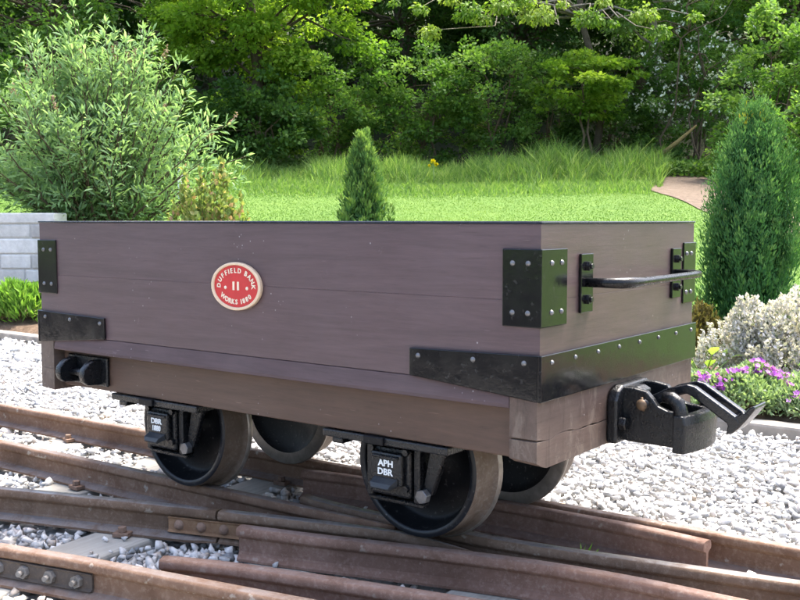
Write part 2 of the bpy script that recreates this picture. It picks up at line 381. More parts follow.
M['leaf_silver'] = leaf_mat('silver_leaf', g3((0.14, 0.22, 0.09), (0.27, 0.37, 0.18), (0.42, 0.50, 0.32)), 0.3)
M['petal_purple'] = leaf_mat('purple_petal', g3((0.24, 0.04, 0.34), (0.38, 0.09, 0.48), (0.56, 0.28, 0.64)), 0.3)
M['leaf_lime'] = leaf_mat('lime_leaf', g3((0.15, 0.26, 0.05), (0.25, 0.37, 0.08), (0.34, 0.44, 0.13)), 0.4)
M['leaf_bronze'] = leaf_mat('bronze_leaf', g3((0.09, 0.085, 0.03), (0.17, 0.13, 0.045), (0.22, 0.20, 0.05)), 0.3)
M['leaf_grass'] = leaf_mat('long_grass', g3((0.07, 0.15, 0.032), (0.14, 0.25, 0.058), (0.27, 0.35, 0.13)), 0.45)
M['leaf_lawn'] = leaf_mat('mown_grass', g3((0.072, 0.150, 0.030), (0.108, 0.195, 0.041), (0.15, 0.235, 0.058)), 0.4)
M['leaf_fresh'] = leaf_mat('fresh_plant_leaf', g3((0.085, 0.19, 0.025), (0.155, 0.30, 0.045), (0.26, 0.38, 0.08)), 0.4)
M['petal_white'] = leaf_mat('white_blossom', g3((0.62, 0.63, 0.55), (0.74, 0.74, 0.68), (0.82, 0.82, 0.78)), 0.25)
M['petal_brown'] = leaf_mat('dry_flower_head', g3((0.16, 0.10, 0.06), (0.27, 0.18, 0.115), (0.38, 0.28, 0.20)), 0.15)
M['petal_yellow'] = leaf_mat('yellow_petal', g3((0.65, 0.50, 0.01), (0.75, 0.62, 0.015), (0.8, 0.70, 0.03)), 0.2)
M['whitepost'] = plain('white_post_paint', (0.75, 0.74, 0.72), 0.6, 0, 0.08, 20)

# ------------------------------------------------------------------ ground
def grid_sheet(name, xs, ys, mat, dz=0.0, zf=height):
    X, Y = np.meshgrid(xs, ys); V = np.stack([X.ravel(), Y.ravel(), (zf(X, Y) + dz).ravel()], 1)
    nx, ny = len(xs), len(ys); i = np.arange(nx - 1)[None, :] + nx * np.arange(ny - 1)[:, None]; i = i.ravel()
    Fq = np.stack([i, i + 1, i + nx + 1, i + nx], 1)
    return link_mesh(name, np_mesh(name, V, Fq, smooth=True), mat)
xs = np.concatenate([np.linspace(-160, -45, 12), np.linspace(-42, 25, 130), np.linspace(28, 160, 12)])
ys = np.concatenate([np.linspace(-160, -6, 12), np.linspace(-5, 2.28, 8), np.linspace(2.30, 3.6, 14), np.linspace(3.8, 50, 110), np.linspace(52, 200, 14)])
tag(grid_sheet('lawn', xs, ys, M['lawn']), kind='structure')
tag(grid_sheet('ballast_bed', np.linspace(-22, 16, 90), np.linspace(-16, 2.20, 50), M['bed'], 0.0, lambda x, y: -0.112 + 0.003 * np.sin(7 * x) * np.cos(9 * y)), kind='structure')
M['dark_ground'] = earth_mat('dark_ground', (0.035, 0.035, 0.036), (0.065, 0.063, 0.06), 40)
tag(grid_sheet('added_dark_ground', np.linspace(-22, 16, 40), np.linspace(-16, -2.35, 20), M['dark_ground'], 0.0, lambda x, y: -0.055 + 0.0 * x), kind='structure')  # unseen dark ground added behind the camera to darken reflections in the side plates
def soil_z(x, y): return height(x, y) + 0.012 + 0.012 * np.sin(6.0 * x + 2 * y) * np.sin(5 * y + x)
tag(grid_sheet('flower_bed_soil', np.linspace(-9.5, 2.6, 110), np.linspace(2.33, 3.35, 16), M['soil'], 0.0, soil_z), kind='structure')
# gravel path climbing past the tall grass
pc = [spot(870, 10.6), spot(800, 12.2), spot(742, 13.9), spot(700, 16.0), spot(674, 18.6), spot(660, 21.0), spot(650, 24.0)]
def HG(x, y):
    i = int(np.clip(np.searchsorted(xs, x) - 1, 0, len(xs) - 2)); j = int(np.clip(np.searchsorted(ys, y) - 1, 0, len(ys) - 2))
    u = (x - xs[i]) / (xs[i + 1] - xs[i]); v = (y - ys[j]) / (ys[j + 1] - ys[j])
    return (1 - u) * (1 - v) * H(xs[i], ys[j]) + u * (1 - v) * H(xs[i + 1], ys[j]) + (1 - u) * v * H(xs[i], ys[j + 1]) + u * v * H(xs[i + 1], ys[j + 1])
def path_sheet():
    V = []; n = 130
    P = np.array(pc); tt = np.linspace(0, len(P) - 1, n)
    cx = np.interp(tt, range(len(P)), P[:, 0]); cy = np.interp(tt, range(len(P)), P[:, 1])
    for k in range(n):
        dx = cx[min(k + 1, n - 1)] - cx[max(k - 1, 0)]; dy = cy[min(k + 1, n - 1)] - cy[max(k - 1, 0)]; L = math.hypot(dx, dy)
        wdt = 0.66 + 0.07 * math.sin(k * 0.09)
        for s in np.linspace(-1, 1, 7):
            x = cx[k] - dy / L * s * wdt; y = cy[k] + dx / L * s * wdt
            V.append((x, y, HG(x, y) + 0.014))
    Fq = [(a * 7 + b, a * 7 + b + 1, (a + 1) * 7 + b + 1, (a + 1) * 7 + b) for a in range(n - 1) for b in range(6)]
    return link_mesh('garden_path', np_mesh('garden_path', np.array(V), np.array(Fq), smooth=True), M['path'])
tag(path_sheet(), kind='structure')
# concrete edging along the far side of the ballast
kb = MB().box((-14, 2.215, -0.20), (8, 2.305, -0.10)); kerb = kb.build('kerb', M['kerb']); tag(kerb, kind='structure')
rnd = random.Random(4)
ks = MB().box((-0.455, -0.05, 0), (0.455, 0.05, 0.115)).build('kerb_stone', M['kerb'], kerb, 0.012, 2)
kx = [-9.2 + 0.92 * k for k in range(14)]
for i, x in enumerate(kx):
    o = ks if i == 0 else ks.copy()
    if i: COL.objects.link(o); o.parent = kerb
    o.location = (x, 2.262 + rnd.uniform(-0.006, 0.006), -0.158 + rnd.uniform(-0.006, 0.006)); o.rotation_euler = (0, 0, rnd.uniform(-0.008, 0.008))

# ------------------------------------------------------------------ track
far_y = lambda x: 0.612 + 0.030 * x
near_y = lambda x: 0.212 + 0.030 * x
RAILS = [
    ('far_run', M['rail'], [(-9, far_y(-9)), (-3, far_y(-3)), (3.5, far_y(3.5))], 'rusty far running rail beyond the wagon wheels'),
    ('near_run', M['rail'], [(-9, near_y(-9)), (-3, near_y(-3)), (-0.50, near_y(-0.50))], 'rusty running rail passing under the rear near wheel'),
    ('div', M['railshiny'], [(-6.5, -2.02), (-3.6, -0.93), (-2.2, -0.408), (-1.55, -0.168), (-0.945, 0.032)], 'bright worn diverging rail left of the joint'),
    ('nose', M['railshiny'], [(-0.938, 0.034), (-0.70, 0.108), (-0.46, 0.170), (-0.27, 0.212)], 'worn crossing nose running under the front wheel'),
    ('wing_far', M['railshiny'], [(-0.86, 0.268), (-0.80, 0.252), (-0.30, 0.258), (-0.10, 0.290), (0.10, 0.333), (0.40, 0.398), (1.2, 0.54), (3.5, 0.86)], 'wing rail bending away with a bluish worn top'),
    ('wing_near', M['railred'], [(-0.805, -0.028), (-0.62, 0.022), (-0.36, 0.107), (-0.20, 0.155), (-0.06, 0.190), (0.12, 0.215), (0.5, 0.227), (3.5, 0.317)], 'reddish rusty wing rail in the foreground'),
    ('check_far', M['railred'], [(-1.05, 0.470), (-0.92, 0.505), (-0.40, 0.540), (0.02, 0.556), (0.148, 0.540)], 'red rusty check rail with a cut end'),
    ('outer', M['rail'], [(-6.5, -2.40), (-3.0, -1.11), (-1.55, -0.565), (-0.90, -0.400), (-0.40, -0.300), (0.3, -0.15), (3.5, 0.55)], 'rusty outer rail in the near left corner'),
    ('check_out', M['railred'], [(-0.775, -0.292), (-0.70, -0.252), (-0.33, -0.150), (0.10, -0.045), (0.2, -0.035)], 'red rusty check rail with a rounded end'),
]
RH = 0.084
RP = [(-0.0350, -0.084), (0.0350, -0.084), (0.0350, -0.078), (0.0080, -0.068), (0.0048, -0.062), (0.0048, -0.031), (0.0085, -0.026),
      (0.0180, -0.022), (0.0195, -0.017), (0.0188, -0.008), (0.0155, -0.0022), (0.0090, -0.0003), (0, 0.0),
      (-0.0090, -0.0003), (-0.0155, -0.0022), (-0.0188, -0.008), (-0.0195, -0.017), (-0.0180, -0.022), (-0.0085, -0.026),
      (-0.0048, -0.031), (-0.0048, -0.062), (-0.0080, -0.068), (-0.0350, -0.078)]
def smooth_path(pts, step=0.06):
    P = np.array(pts, float); d = np.r_[0, np.cumsum(np.hypot(*np.diff(P, axis=0).T))]
    t = np.arange(0, d[-1] + 1e-6, step); t = np.r_[t[:-1], d[-1]] if len(t) > 1 else d
    x = np.interp(t, d, P[:, 0]); y = np.interp(t, d, P[:, 1])
    for _ in range(3):
        x[1:-1] = (x[:-2] + 2 * x[1:-1] + x[2:]) / 4; y[1:-1] = (y[:-2] + 2 * y[1:-1] + y[2:]) / 4
    return np.stack([x, y], 1)
track = tag(empty('railway_turnout', (0, 0, 0)), 'rusty narrow gauge railway turnout with crossing rails on grey sleepers', 'railway track')
PATHS = {}
for (key, mat, pts, lab) in RAILS:
    P = smooth_path(pts); PATHS[key] = P; n = len(RP); vs = []; fs = []
    for k in range(len(P)):
        d = P[min(k + 1, len(P) - 1)] - P[max(k - 1, 0)]; d = d / np.linalg.norm(d); nx, ny = -d[1], d[0]
        for (w, z) in RP:
            # the wing/nose rails crowd together at the crossing: plane the feet so the pieces do not overlap
            ww = w
            if key in ('nose', 'wing_near', 'wing_far', 'near_run', 'div') and -1.0 < P[k][0] < 0.25 and abs(w) > 0.02: ww = w * 0.5
            tl = len(P) - 1 - k
            if key == 'nose' and tl < 6: ww *= 0.22 + 0.78 * tl / 6
            if key == 'near_run' and tl < 5: ww *= 0.30 + 0.70 * tl / 5
            vs.append((P[k][0] + nx * ww, P[k][1] + ny * ww, z - (0.026 * max(0, 1 - tl / 3) ** 1.5 if key == 'nose' else 0)))
    b = MB(); fs = []
    for k in range(len(P) - 1):
        for i in range(n):
            j = (i + 1) % n; fs.append((k * n + i, k * n + j, (k + 1) * n + j, (k + 1) * n + i))
    fs.append(tuple(range(n))[::-1]); fs.append(tuple((len(P) - 1) * n + i for i in range(n)))
    b.add(vs, fs, False)
    o = b.build('rail', mat, track); o['label'] = lab
    # smooth shading across the rounded head only
    sm = [False] * len(o.data.polygons)
    for k in range(len(P) - 1):
        for i in range(7, 18): sm[k * n + i] = True
    o.data.polygons.foreach_set('use_smooth', sm)
# sleepers: crossing timbers laid across both roads
SLEEP = [(-7.2, 0.32, .9), (-6.65, .32, .9), (-6.1, .32, .9), (-5.55, .32, .9), (-5.0, 0.32, 0.9), (-4.45, 0.30, 0.95), (-3.9, 0.1, 1.5), (-3.35, 0.0, 1.6), (-2.80, -0.02, 1.75), (-2.22, -0.02, 1.75), (-1.70, 0.02, 1.7), (-1.205, 0.05, 1.65),
         (-0.70, 0.06, 1.6), (-0.20, 0.10, 1.5), (0.32, 0.12, 1.45), (0.84, 0.16, 1.4), (1.36, 0.20, 1.4), (1.88, 0.24, 1.4), (2.4, 0.28, 1.4)]
sl0 = MB().box((-0.085, -0.5, -0.10), (0.085, 0.5, 0)).build('sleeper', M['sleeper'], track, 0.008, 2)
for i, (x, yc, L) in enumerate(SLEEP):
    o = sl0 if i == 0 else sl0.copy()
    if i: COL.objects.link(o); o.parent = track
    o.location = (x, yc, -0.0860); o.scale = (1, L, 1); o.rotation_euler = (0, 0, math.radians(6 if x > -3 else 2))
# rail clips (lock spikes) by the rail foot on the sleepers
def rail_frame(key, x):
    P = PATHS[key]; k = int(np.argmin(abs(P[:, 0] - x))); k = min(max(k, 1), len(P) - 2)
    d = P[k + 1] - P[k - 1]; d = d / np.linalg.norm(d); y = np.interp(x, P[:, 0], P[:, 1])
    return np.array([x, y]), d, np.array([-d[1], d[0]])
clip0 = MB().box((-0.022, -0.014, 0.0), (0.022, 0.016, 0.012)).hexnut((0, 0, 0.012), (0, 0, 1), 0.012, 0.014).build('rail_spike', M['boltrust'], track, 0.0015, 1)
first = True
for key, xs_, sd in (('far_run', (-5, -4.4, -3.9, -3.35, -2.80, -2.262, -1.74, -1.2, -0.7, 0.84, 1.36), -1), ('near_run', (-3.35, -2.80, -2.24, -1.67, -1.2), -1), ('div', (-2.80, -2.2, -1.72, -1.19), -1), ('outer', (-1.68, -0.68, -0.15), 1)):
    for x in xs_:
        c, d, nn = rail_frame(key, x)
        o = clip0 if first else clip0.copy()
        if not first: COL.objects.link(o); o.parent = track
        first = False
        p = c + nn * sd * 0.047; o.location = (p[0], p[1], -0.0830); o.rotation_euler = (0, 0, math.atan2(d[1], d[0]) + rnd.uniform(-.3, .3))
# fishplates
def fishplate(key, x, side, length, n, mat, bmat, lab, style):
    c, d, nn = rail_frame(key, x)
    b = MB().prism([(0.0055, -0.0705), (0.021, -0.0660), (0.0140, -0.061), (0.0140, -0.033), (0.0180, -0.0275), (0.009, -0.0270)], 'x', -length / 2, length / 2)
    o = b.build('fishplate', mat, track, 0.001, 1); o['label'] = lab
    o.location = (c[0], c[1], 0); ang = math.atan2(d[1], d[0]); o.rotation_euler = (0, 0, ang + (math.pi if side < 0 else 0))
    for k in range(n):
        xx = -length / 2 + length * (k + 0.5) / n
        bb = MB()
        if style == 'nut':
            bb.hexnut((xx, 0.0142, -0.047), (0, 1, 0), 0.0145, 0.011, rot=0.2 + 0.7 * k); bb.tube([(xx, 0.0245, -0.047), (xx, 0.037, -0.047)], 0.0065, 10)
        else:
            bb.dome((xx, 0.0141, -0.047), (0, 1, 0), 0.0140, 0.75, 12)
        bb.build('bolt', bmat, o)
fishplate('outer', -1.02, -1, 0.30, 4, M['fishgrey'], M['boltsteel'], 'dark fishplate with four protruding nuts', 'nut')
fishplate('div', -0.955, -1, 0.26, 4, M['fishplate'], M['boltrust'], 'orange rusty fishplate with round bolt heads', 'dome')

# ------------------------------------------------------------------ ballast stones
def unit(v): return v / (np.linalg.norm(v, axis=-1, keepdims=True) + 1e-9)
def rot_rand(rng, n):
    q = rng.normal(size=(n, 4)); q /= np.linalg.norm(q, axis=1)[:, None]; w, x, y, z = q.T
    return np.stack([np.stack([1 - 2 * (y * y + z * z), 2 * (x * y - z * w), 2 * (x * z + y * w)], -1),
                     np.stack([2 * (x * y + z * w), 1 - 2 * (x * x + z * z), 2 * (y * z - x * w)], -1),
                     np.stack([2 * (x * z - y * w), 2 * (y * z + x * w), 1 - 2 * (x * x + y * y)], -1)], 1)
def ballast():
    rng = np.random.default_rng(11); pts = []
    for (x0, x1, y0, y1, sp) in ((-4.0, 2.0, -1.15, 2.20, 0.0225), (-8.0, -4.0, -1.2, 2.20, 0.036)):
        gx = np.arange(x0, x1, sp); gy = np.arange(y0, y1, sp); X, Y = np.meshgrid(gx, gy)
        X = X + rng.uniform(-.5, .5, X.shape) * sp; Y = Y + rng.uniform(-.5, .5, Y.shape) * sp
        pts.append(np.stack([X.ravel(), Y.ravel(), np.full(X.size, sp), np.zeros(X.size)], 1))
    gx = rng.uniform(-2.6, 1.2, 10500); gy = rng.uniform(-1.1, 1.0, 10500); pts.append(np.stack([gx, gy, rng.uniform(0.018, 0.030, 10500), np.full(10500, -0.008)], 1))
    P = np.concatenate(pts); n = len(P)
    rad = P[:, 2] * rng.uniform(0.38, 0.82, n) * np.where(rng.random(n) < 0.10, 1.5, 1.0)
    z = -0.112 + P[:, 3] + rng.uniform(0.006, 0.032, n) + 0.006 * np.sin(3 * P[:, 0] + 1) * np.sin(4 * P[:, 1])
    keep = np.ones(n, bool)
    for key, path in PATHS.items():
        yy = np.interp(P[:, 0], path[:, 0], path[:, 1], left=np.nan, right=np.nan)
        d = abs(P[:, 1] - yy); inside = np.isfinite(yy)
        keep &= ~(inside & (d < 0.014 + rad * 0.85))
        lo = inside & (d < 0.09); z[lo] -= 0.010
    for (x, yc, L) in SLEEP:
        a = math.radians(6 if x > -3 else 2); dx = P[:, 0] - x; dy = P[:, 1] - yc
        lx = dx * math.cos(a) + dy * math.sin(a); ly = -dx * math.sin(a) + dy * math.cos(a)
        on = (abs(lx) < 0.08 + rad * 0.35) & (abs(ly) < L / 2 + rad * 0.3)
        keep &= ~on | (rng.random(n) < 0.035)
        st = on & keep; z[st] = -0.078
    q = (P[:, 0] - CAM[0]) * F_[0] + (P[:, 1] - CAM[1]) * F_[1]; keep &= q > 0.9
    P = P[keep]; rad = rad[keep]; z = z[keep]; n = len(P)
    # crushed stone: a few convex hull shapes, each scattered many times
    tmpl = []
    for k in range(36):
        bm = bmesh.new(); pts_ = unit(rng.normal(size=(9, 3))) * rng.uniform(0.78, 1.12, (9, 1)) * rng.uniform(0.62, 1.2, (1, 3))
        for p in pts_: bm.verts.new(p)
        bmesh.ops.convex_hull(bm, input=bm.verts)
        loose = [v for v in bm.verts if not v.link_faces]
        bmesh.ops.delete(bm, geom=loose, context='VERTS'); bmesh.ops.triangulate(bm, faces=bm.faces); bm.verts.index_update()
        tmpl.append((np.array([v.co[:] for v in bm.verts]), np.array([[v.index for v in f.verts] for f in bm.faces]))); bm.free()
    RM = rot_rand(rng, n); which = rng.integers(0, 36, n); Vs = []; Fs = []; own = []; base = 0
    for k, (V0, F0) in enumerate(tmpl):
        ii = np.where(which == k)[0]
        v = np.einsum('nij,kj->nki', RM[ii], V0); v[:, :, 2] *= 0.85
        v = v * (rad[ii] * 1.06)[:, None, None] + np.stack([P[ii, 0], P[ii, 1], z[ii]], 1)[:, None, :]
        Vs.append(v.reshape(-1, 3)); Fs.append((F0[None] + len(V0) * np.arange(len(ii))[:, None, None]).reshape(-1, 3) + base)
        base += len(V0) * len(ii); own.append(np.repeat(ii, len(V0)))
    V = np.concatenate(Vs); F = np.concatenate(Fs); own = np.concatenate(own)
    dr = np.full(n, 9.0)
    for path in PATHS.values():
        yy = np.interp(P[:, 0], path[:, 0], path[:, 1], left=99, right=99); dr = np.minimum(dr, abs(P[:, 1] - yy))
    lv = np.clip(rng.normal(0.52, 0.24, n), 0, 0.9); tan = rng.random(n) < np.where(dr < 0.10, 0.16, 0.03); lv[tan] = rng.uniform(0.92, 1, tan.sum())
    o = link_mesh('ballast', np_mesh('ballast', V.reshape(-1, 3), F, {'lv': lv[own]}), M['stone'])
    tag(o, 'pale grey limestone ballast stones around the rails', 'ballast', kind='stuff')
ballast()

# ------------------------------------------------------------------ the wagon
L, W, TOP, PBOT, BBOT = 1.65, 0.802, 0.733, 0.413, 0.369
SEAM = 0.584; TH = 0.036
wagon = tag(empty('open_wagon', (0, 0, 0)), 'plum brown wooden open railway wagon numbered 11 with black iron fittings', 'wagon')
def plank_poly(side):
    return {'near': [(-L, 0), (0, 0), (-TH, TH), (-L + TH, TH)], 'far': [(-L, W), (-L + TH, W - TH), (-TH, W - TH), (0, W)],
            'front': [(0, 0), (0, W), (-TH, W - TH), (-TH, TH)], 'rear': [(-L, 0), (-L + TH, TH), (-L + TH, W - TH), (-L, W)]}[side]
for sd, mt in (('near', 'side'), ('far', 'side'), ('front', 'end'), ('rear', 'end')):
    for (z0, z1) in ((PBOT, SEAM - 0.00012), (SEAM + 0.00012, TOP)):
        MB().prism(plank_poly(sd), 'z', z0, z1).build('side_plank' if mt == 'side' else 'end_plank', M[mt], wagon, 0.0005, 1)
# steel capping strip along the top edge
e_ = 0.003
for nm, pl in (('n', [(-L - e_, -e_), (e_, -e_), (-TH - e_, TH + e_), (-L + TH + e_, TH + e_)]), ('f', [(-L - e_, W + e_), (-L + TH + e_, W - TH - e_), (-TH - e_, W - TH - e_), (e_, W + e_)]),
               ('r', [(e_, -e_), (e_, W + e_), (-TH - e_, W - TH - e_), (-TH - e_, TH + e_)]), ('l', [(-L - e_, -e_), (-L + TH + e_, TH + e_), (-L + TH + e_, W - TH - e_), (-L - e_, W + e_)])):
    MB().prism(pl, 'z', TOP + 0.0005, TOP + 0.005).build('capping_strip', M['capping'], wagon, 0.001, 1)
# floor boards inside
for k in range(6):
    y0 = TH + 0.002 + k * (W - 2 * TH - 0.004) / 6; y1 = y0 + (W - 2 * TH - 0.004) / 6 - 0.004
    MB().box((-L + TH + 0.002, y0, 0.40), (-TH - 0.002, y1, 0.425)).build('floor_board', M['floorwood'], wagon, 0.002, 1)
# sloping curb timber below the planks (runs out towards the corners)
def curb(sign, y0):
    xs_ = [-L + 0.0645, -L + 0.10, -L + 0.30, -L * 0.5, -0.32, -0.10, -0.0645]; pr = [0.006, 0.007, 0.011, 0.011, 0.011, 0.007, 0.006]
    b = MB(); vs = []; fs = []
    for x, p in zip(xs_, pr):
        for (yy, zz) in ((0.0, PBOT - 0.0012), (-p, BBOT + 0.008), (-p, BBOT), (0.07, BBOT), (0.07, PBOT - 0.0012)):
            vs.append((x, y0 + sign * yy, zz))
    for k in range(len(xs_) - 1):
        for i in range(5): j = (i + 1) % 5; fs.append((k * 5 + i, k * 5 + j, (k + 1) * 5 + j, (k + 1) * 5 + i))
    fs.append((0, 1, 2, 3, 4)); fs.append(tuple((len(xs_) - 1) * 5 + i for i in range(5)))
    b.add(vs, fs); b.build('curb_timber', M['ledge'], wagon, 0.0015, 1)
curb(1, 0.0); curb(-1, W)
# headstocks with a worn lower arris and a drying crack
def headstock(x0, x1, front):
    ya, yb = -0.0060, W + 0.0060; zt, zb, zc = PBOT - 0.0012, 0.250, 0.312
    outer = x1 if front else x0; inner = x0 if front else x1
    rs = random.Random(8 if front else 9); n = 40; w = 0.0; wz = []; gp = []
    for k in range(n + 1):
        w = 0.8 * w + rs.uniform(-0.0035, 0.0035); wz.append(zc + w); gp.append(max(0.00015, rs.uniform(-0.0012, 0.0022)) if 3 < k < 22 or k < 2 else 0.00015)
    def strip(nm, up, par):
        vs = []; fs = []
        for k in range(n + 1):
            y = ya + (yb - ya) * k / n
            if up: q = ((x0, wz[k] + gp[k]), (x1, wz[k] + gp[k]), (x1, zt), (x0, zt))
            else:
                e = 0.016 * max(0, 1 - min(k, n - k) / 1.6) if front else 0
                q = ((x0, wz[k] - gp[k]), (x1, wz[k] - gp[k]), (x1, zb + e), (x0, zb + e + 0.004))
            vs += [(x, y, z) for x, z in q]
        for k in range(n):
            for i in range(4): j = (i + 1) % 4; fs.append((k * 4 + i, k * 4 + j, (k + 1) * 4 + j, (k + 1) * 4 + i))
        fs += [(0, 1, 2, 3), tuple(n * 4 + i for i in range(4))]
        return MB().add(vs, fs).build(nm, M['headstock'], par, 0.0006, 1)
    o = strip('headstock', True, wagon); strip('headstock_lower', False, o)
    MB().prism([(ya + 0.006, zc - 0.012), (yb - 0.006, zc - 0.012), (yb - 0.006, zc + 0.012), (ya + 0.006, zc + 0.012)], 'x', x0 + 0.006, x1 - 0.006).build('crack_core', M['sole'], o)
headstock(-0.063, -0.001, True); headstock(-L + 0.001, -L + 0.063, False)
# sole bars and cross member
for y0, y1 in ((0.028, 0.088), (W - 0.088, W - 0.028)):
    MB().box((-L + 0.0645, y0, 0.262), (-0.0645, y1, BBOT - 0.0012)).build('sole_bar', M['sole'], wagon, 0.003, 2)
MB().box((-L / 2 - 0.05, 0.090, 0.275), (-L / 2 + 0.05, W - 0.090, BBOT - 0.002)).build('cross_bearer', M['sole'], wagon, 0.003, 1)

def rivets(pts, nrm, parent, r=0.0058):
    for p in pts: MB().dome(p, nrm, r, 0.75, 10).build('rivet', M['rivet'], parent)
PT = 0.005
# upper corner plates
def corner_plate(cx, cy, sx, sy, lx, ly, z0, z1, side_m):
    """angle plate wrapped round a vertical corner; sx/sy: outward direction on the end / side"""
    a = PT
    xo = cx + sx * a; yo = cy + sy * a
    pl = [(xo, yo), (cx - sx * lx, yo), (cx - sx * lx, cy + sy * 0.0004), (cx + sx * 0.0004, cy + sy * 0.0004), (cx + sx * 0.0004, cy - sy * ly), (xo, cy - sy * ly)]
    o = MB().prism(pl, 'z', z0, z1).build('corner_plate', side_m, wagon, 0.0018, 2)
    zz = (z0 + 0.028, z1 - 0.028)
    rivets([(cx - sx * (lx * f), yo, z) for f in (0.30, 0.72) for z in zz], (0, sy, 0), o)
    rivets([(xo, cy - sy * (ly * f), z) for f in (0.36, 0.76) for z in zz], (sx, 0, 0), o)
corner_plate(0, 0, 1, -1, 0.083, 0.102, 0.532, 0.685, M['gloss'])
corner_plate(0, W, 1, 1, 0.083, 0.076, 0.532, 0.685, M['gloss'])
corner_plate(-L, 0, -1, -1, 0.083, 0.102, 0.530, 0.684, M['gloss'])
corner_plate(-L, W, -1, 1, 0.083, 0.102, 0.530, 0.684, M['gloss'])
# lower strap round each end: deep across the end, tapering along the sides
def strap(cx, sx, l):
    z0, z1 = 0.387, 0.479
    o = None
    a = PT + 0.0035
    xo = cx + sx * a; xi = cx + sx * 0.0006
    m_ = MB().prism([(-a, z0), (W + a, z0), (W + a, z1), (-a, z1)], 'x', min(xi, xo), max(xi, xo))
    for y0, y1 in ((-a, -0.0006), (W + 0.0006, W + a)):
        m_.prism([(xi, z0), (xi - sx * l, 0.4135), (xi - sx * l, 0.472), (xi, z1)], 'y', y0, y1)
    o = m_.build('corner_strap', M['gloss'], wagon, 0.0016, 2)
    for y0, sy in ((-a, -1), (W + a, 1)):
        rivets([(cx - sx * xx, y0, zz) for xx, zz in ((0.03, 0.462), (0.148, 0.460), (0.285, 0.457))], (0, sy, 0), o)
    rivets([(xo, y, 0.462) for y in (0.035, 0.135, 0.24, 0.345, 0.455, 0.565, 0.675, 0.775)], (sx, 0, 0), o, 0.0052)
strap(0, 1, 0.309); strap(-L, -1, 0.302)

# ---- lettering helper
def letters(txt, size, bold=0.012):
    cu = bpy.data.curves.new('lettering', 'FONT'); cu.body = txt; cu.size = size; cu.align_x = 'CENTER'; cu.align_y = 'CENTER'
    cu.extrude = size * 0.05; cu.offset = bold * size; cu.resolution_u = 3
    ob = bpy.data.objects.new('lettering', cu); COL.objects.link(ob)
    dg = bpy.context.evaluated_depsgraph_get(); dg.update()
    me = bpy.data.meshes.new_from_object(ob.evaluated_get(dg)); bpy.data.objects.remove(ob)
    V = np.zeros(len(me.vertices) * 3); me.vertices.foreach_get('co', V); V = V.reshape(-1, 3)
    Fs = [tuple(p.vertices) for p in me.polygons]; bpy.data.meshes.remove(me)
    return V, Fs
def put_letters(b, txt, size, cx, cz, y, ang=0.0, sx=1.0, bold=0.03):
    V, Fs = letters(txt, size, bold)
    if len(V) == 0: return
    lo, hi = V.min(0), V.max(0); V = V - (lo + hi) / 2
    c, s = math.cos(ang), math.sin(ang)
    b.add([(cx + (v[0] * sx) * c - v[1] * s, y - v[2], cz + (v[0] * sx) * s + v[1] * c) for v in V], Fs)
# ---- oval works plate
def oval(rx, rz, cx, cz, n=48): return [(cx + rx * math.cos(2 * math.pi * k / n), cz + rz * math.sin(2 * math.pi * k / n)) for k in range(n)]
PX, PZ = -0.829, 0.581
plate = MB().prism(oval(0.0775, 0.0525, PX, PZ), 'y', -0.0075, -0.0004).build('works_plate', M['red'], wagon, 0.0008, 1)
plate['label'] = 'red oval works plate with cream rim and raised lettering'
def ring(rx, rz, rx2, rz2, cx, cz, y0, y1, n=56):
    b = MB(); vs = []
    for (a, c_, y) in ((rx, rz, y1), (rx, rz, y0), (rx2, rz2, y0), (rx2, rz2, y1)):
        vs += [(cx + a * math.cos(2 * math.pi * k / n), y, cz + c_ * math.sin(2 * math.pi * k / n)) for k in range(n)]
    fs = []
    for i in range(4):
        j = (i + 1) % 4
        for k in range(n): k2 = (k + 1) % n; fs.append((i * n + k, i * n + k2, j * n + k2, j * n + k))
    return b.add(vs, fs, True)
ring(0.0850, 0.0585, 0.0762, 0.0512, PX, PZ, -0.0115, -0.0003).build('plate_rim', M['brass'], plate, 0.002, 2)
def arc_text(b, txt, rx, rz, a0, a1, size, flip=False):
    wd = [{'I': 0.5, '1': 0.62, ' ': 0.62, 'W': 1.35, 'N': 1.1, 'D': 1.1, 'U': 1.05, 'O': 1.1}.get(c, 0.95) for c in txt]
    cum = np.cumsum(wd) - np.array(wd) / 2; fr = cum / sum(wd)
    aa = np.radians(np.linspace(a0, a1, 400)); xx = rx * np.cos(aa); zz = rz * np.sin(aa)
    al = np.r_[0, np.cumsum(np.hypot(np.diff(xx), np.diff(zz)))]; al /= al[-1]
    for ch, f in zip(txt, fr):
        if ch == ' ': continue
        a = float(np.interp(f, al, aa)); x = PX + rx * math.cos(a); z = PZ + rz * math.sin(a)
        ang = math.atan2(math.sin(a) / rz, math.cos(a) / rx) - math.pi / 2
        if flip: ang += math.pi
        put_letters(b, ch, size, x, z, -0.0082, ang, 0.95, 0.025)
bt = MB(); arc_text(bt, 'DUFFIELD BANK', 0.0595, 0.0385, 190, -10, 0.0165); arc_text(bt, 'WORKS 1880', 0.0595, 0.0378, 212, 328, 0.0165, True)
put_letters(bt, '11', 0.027, PX, PZ + 0.001, -0.0082, 0, 1.15, 0.04)
bt.build('plate_lettering', M['cream'], plate)
bd = MB(); bd.dome((PX - 0.037, -0.0076, PZ - 0.004), (0, -1, 0), 0.0045, 0.6, 10); bd.dome((PX + 0.037, -0.0076, PZ - 0.004), (0, -1, 0), 0.0045, 0.6, 10)
bd.build('plate_screw', M['cream'], plate)

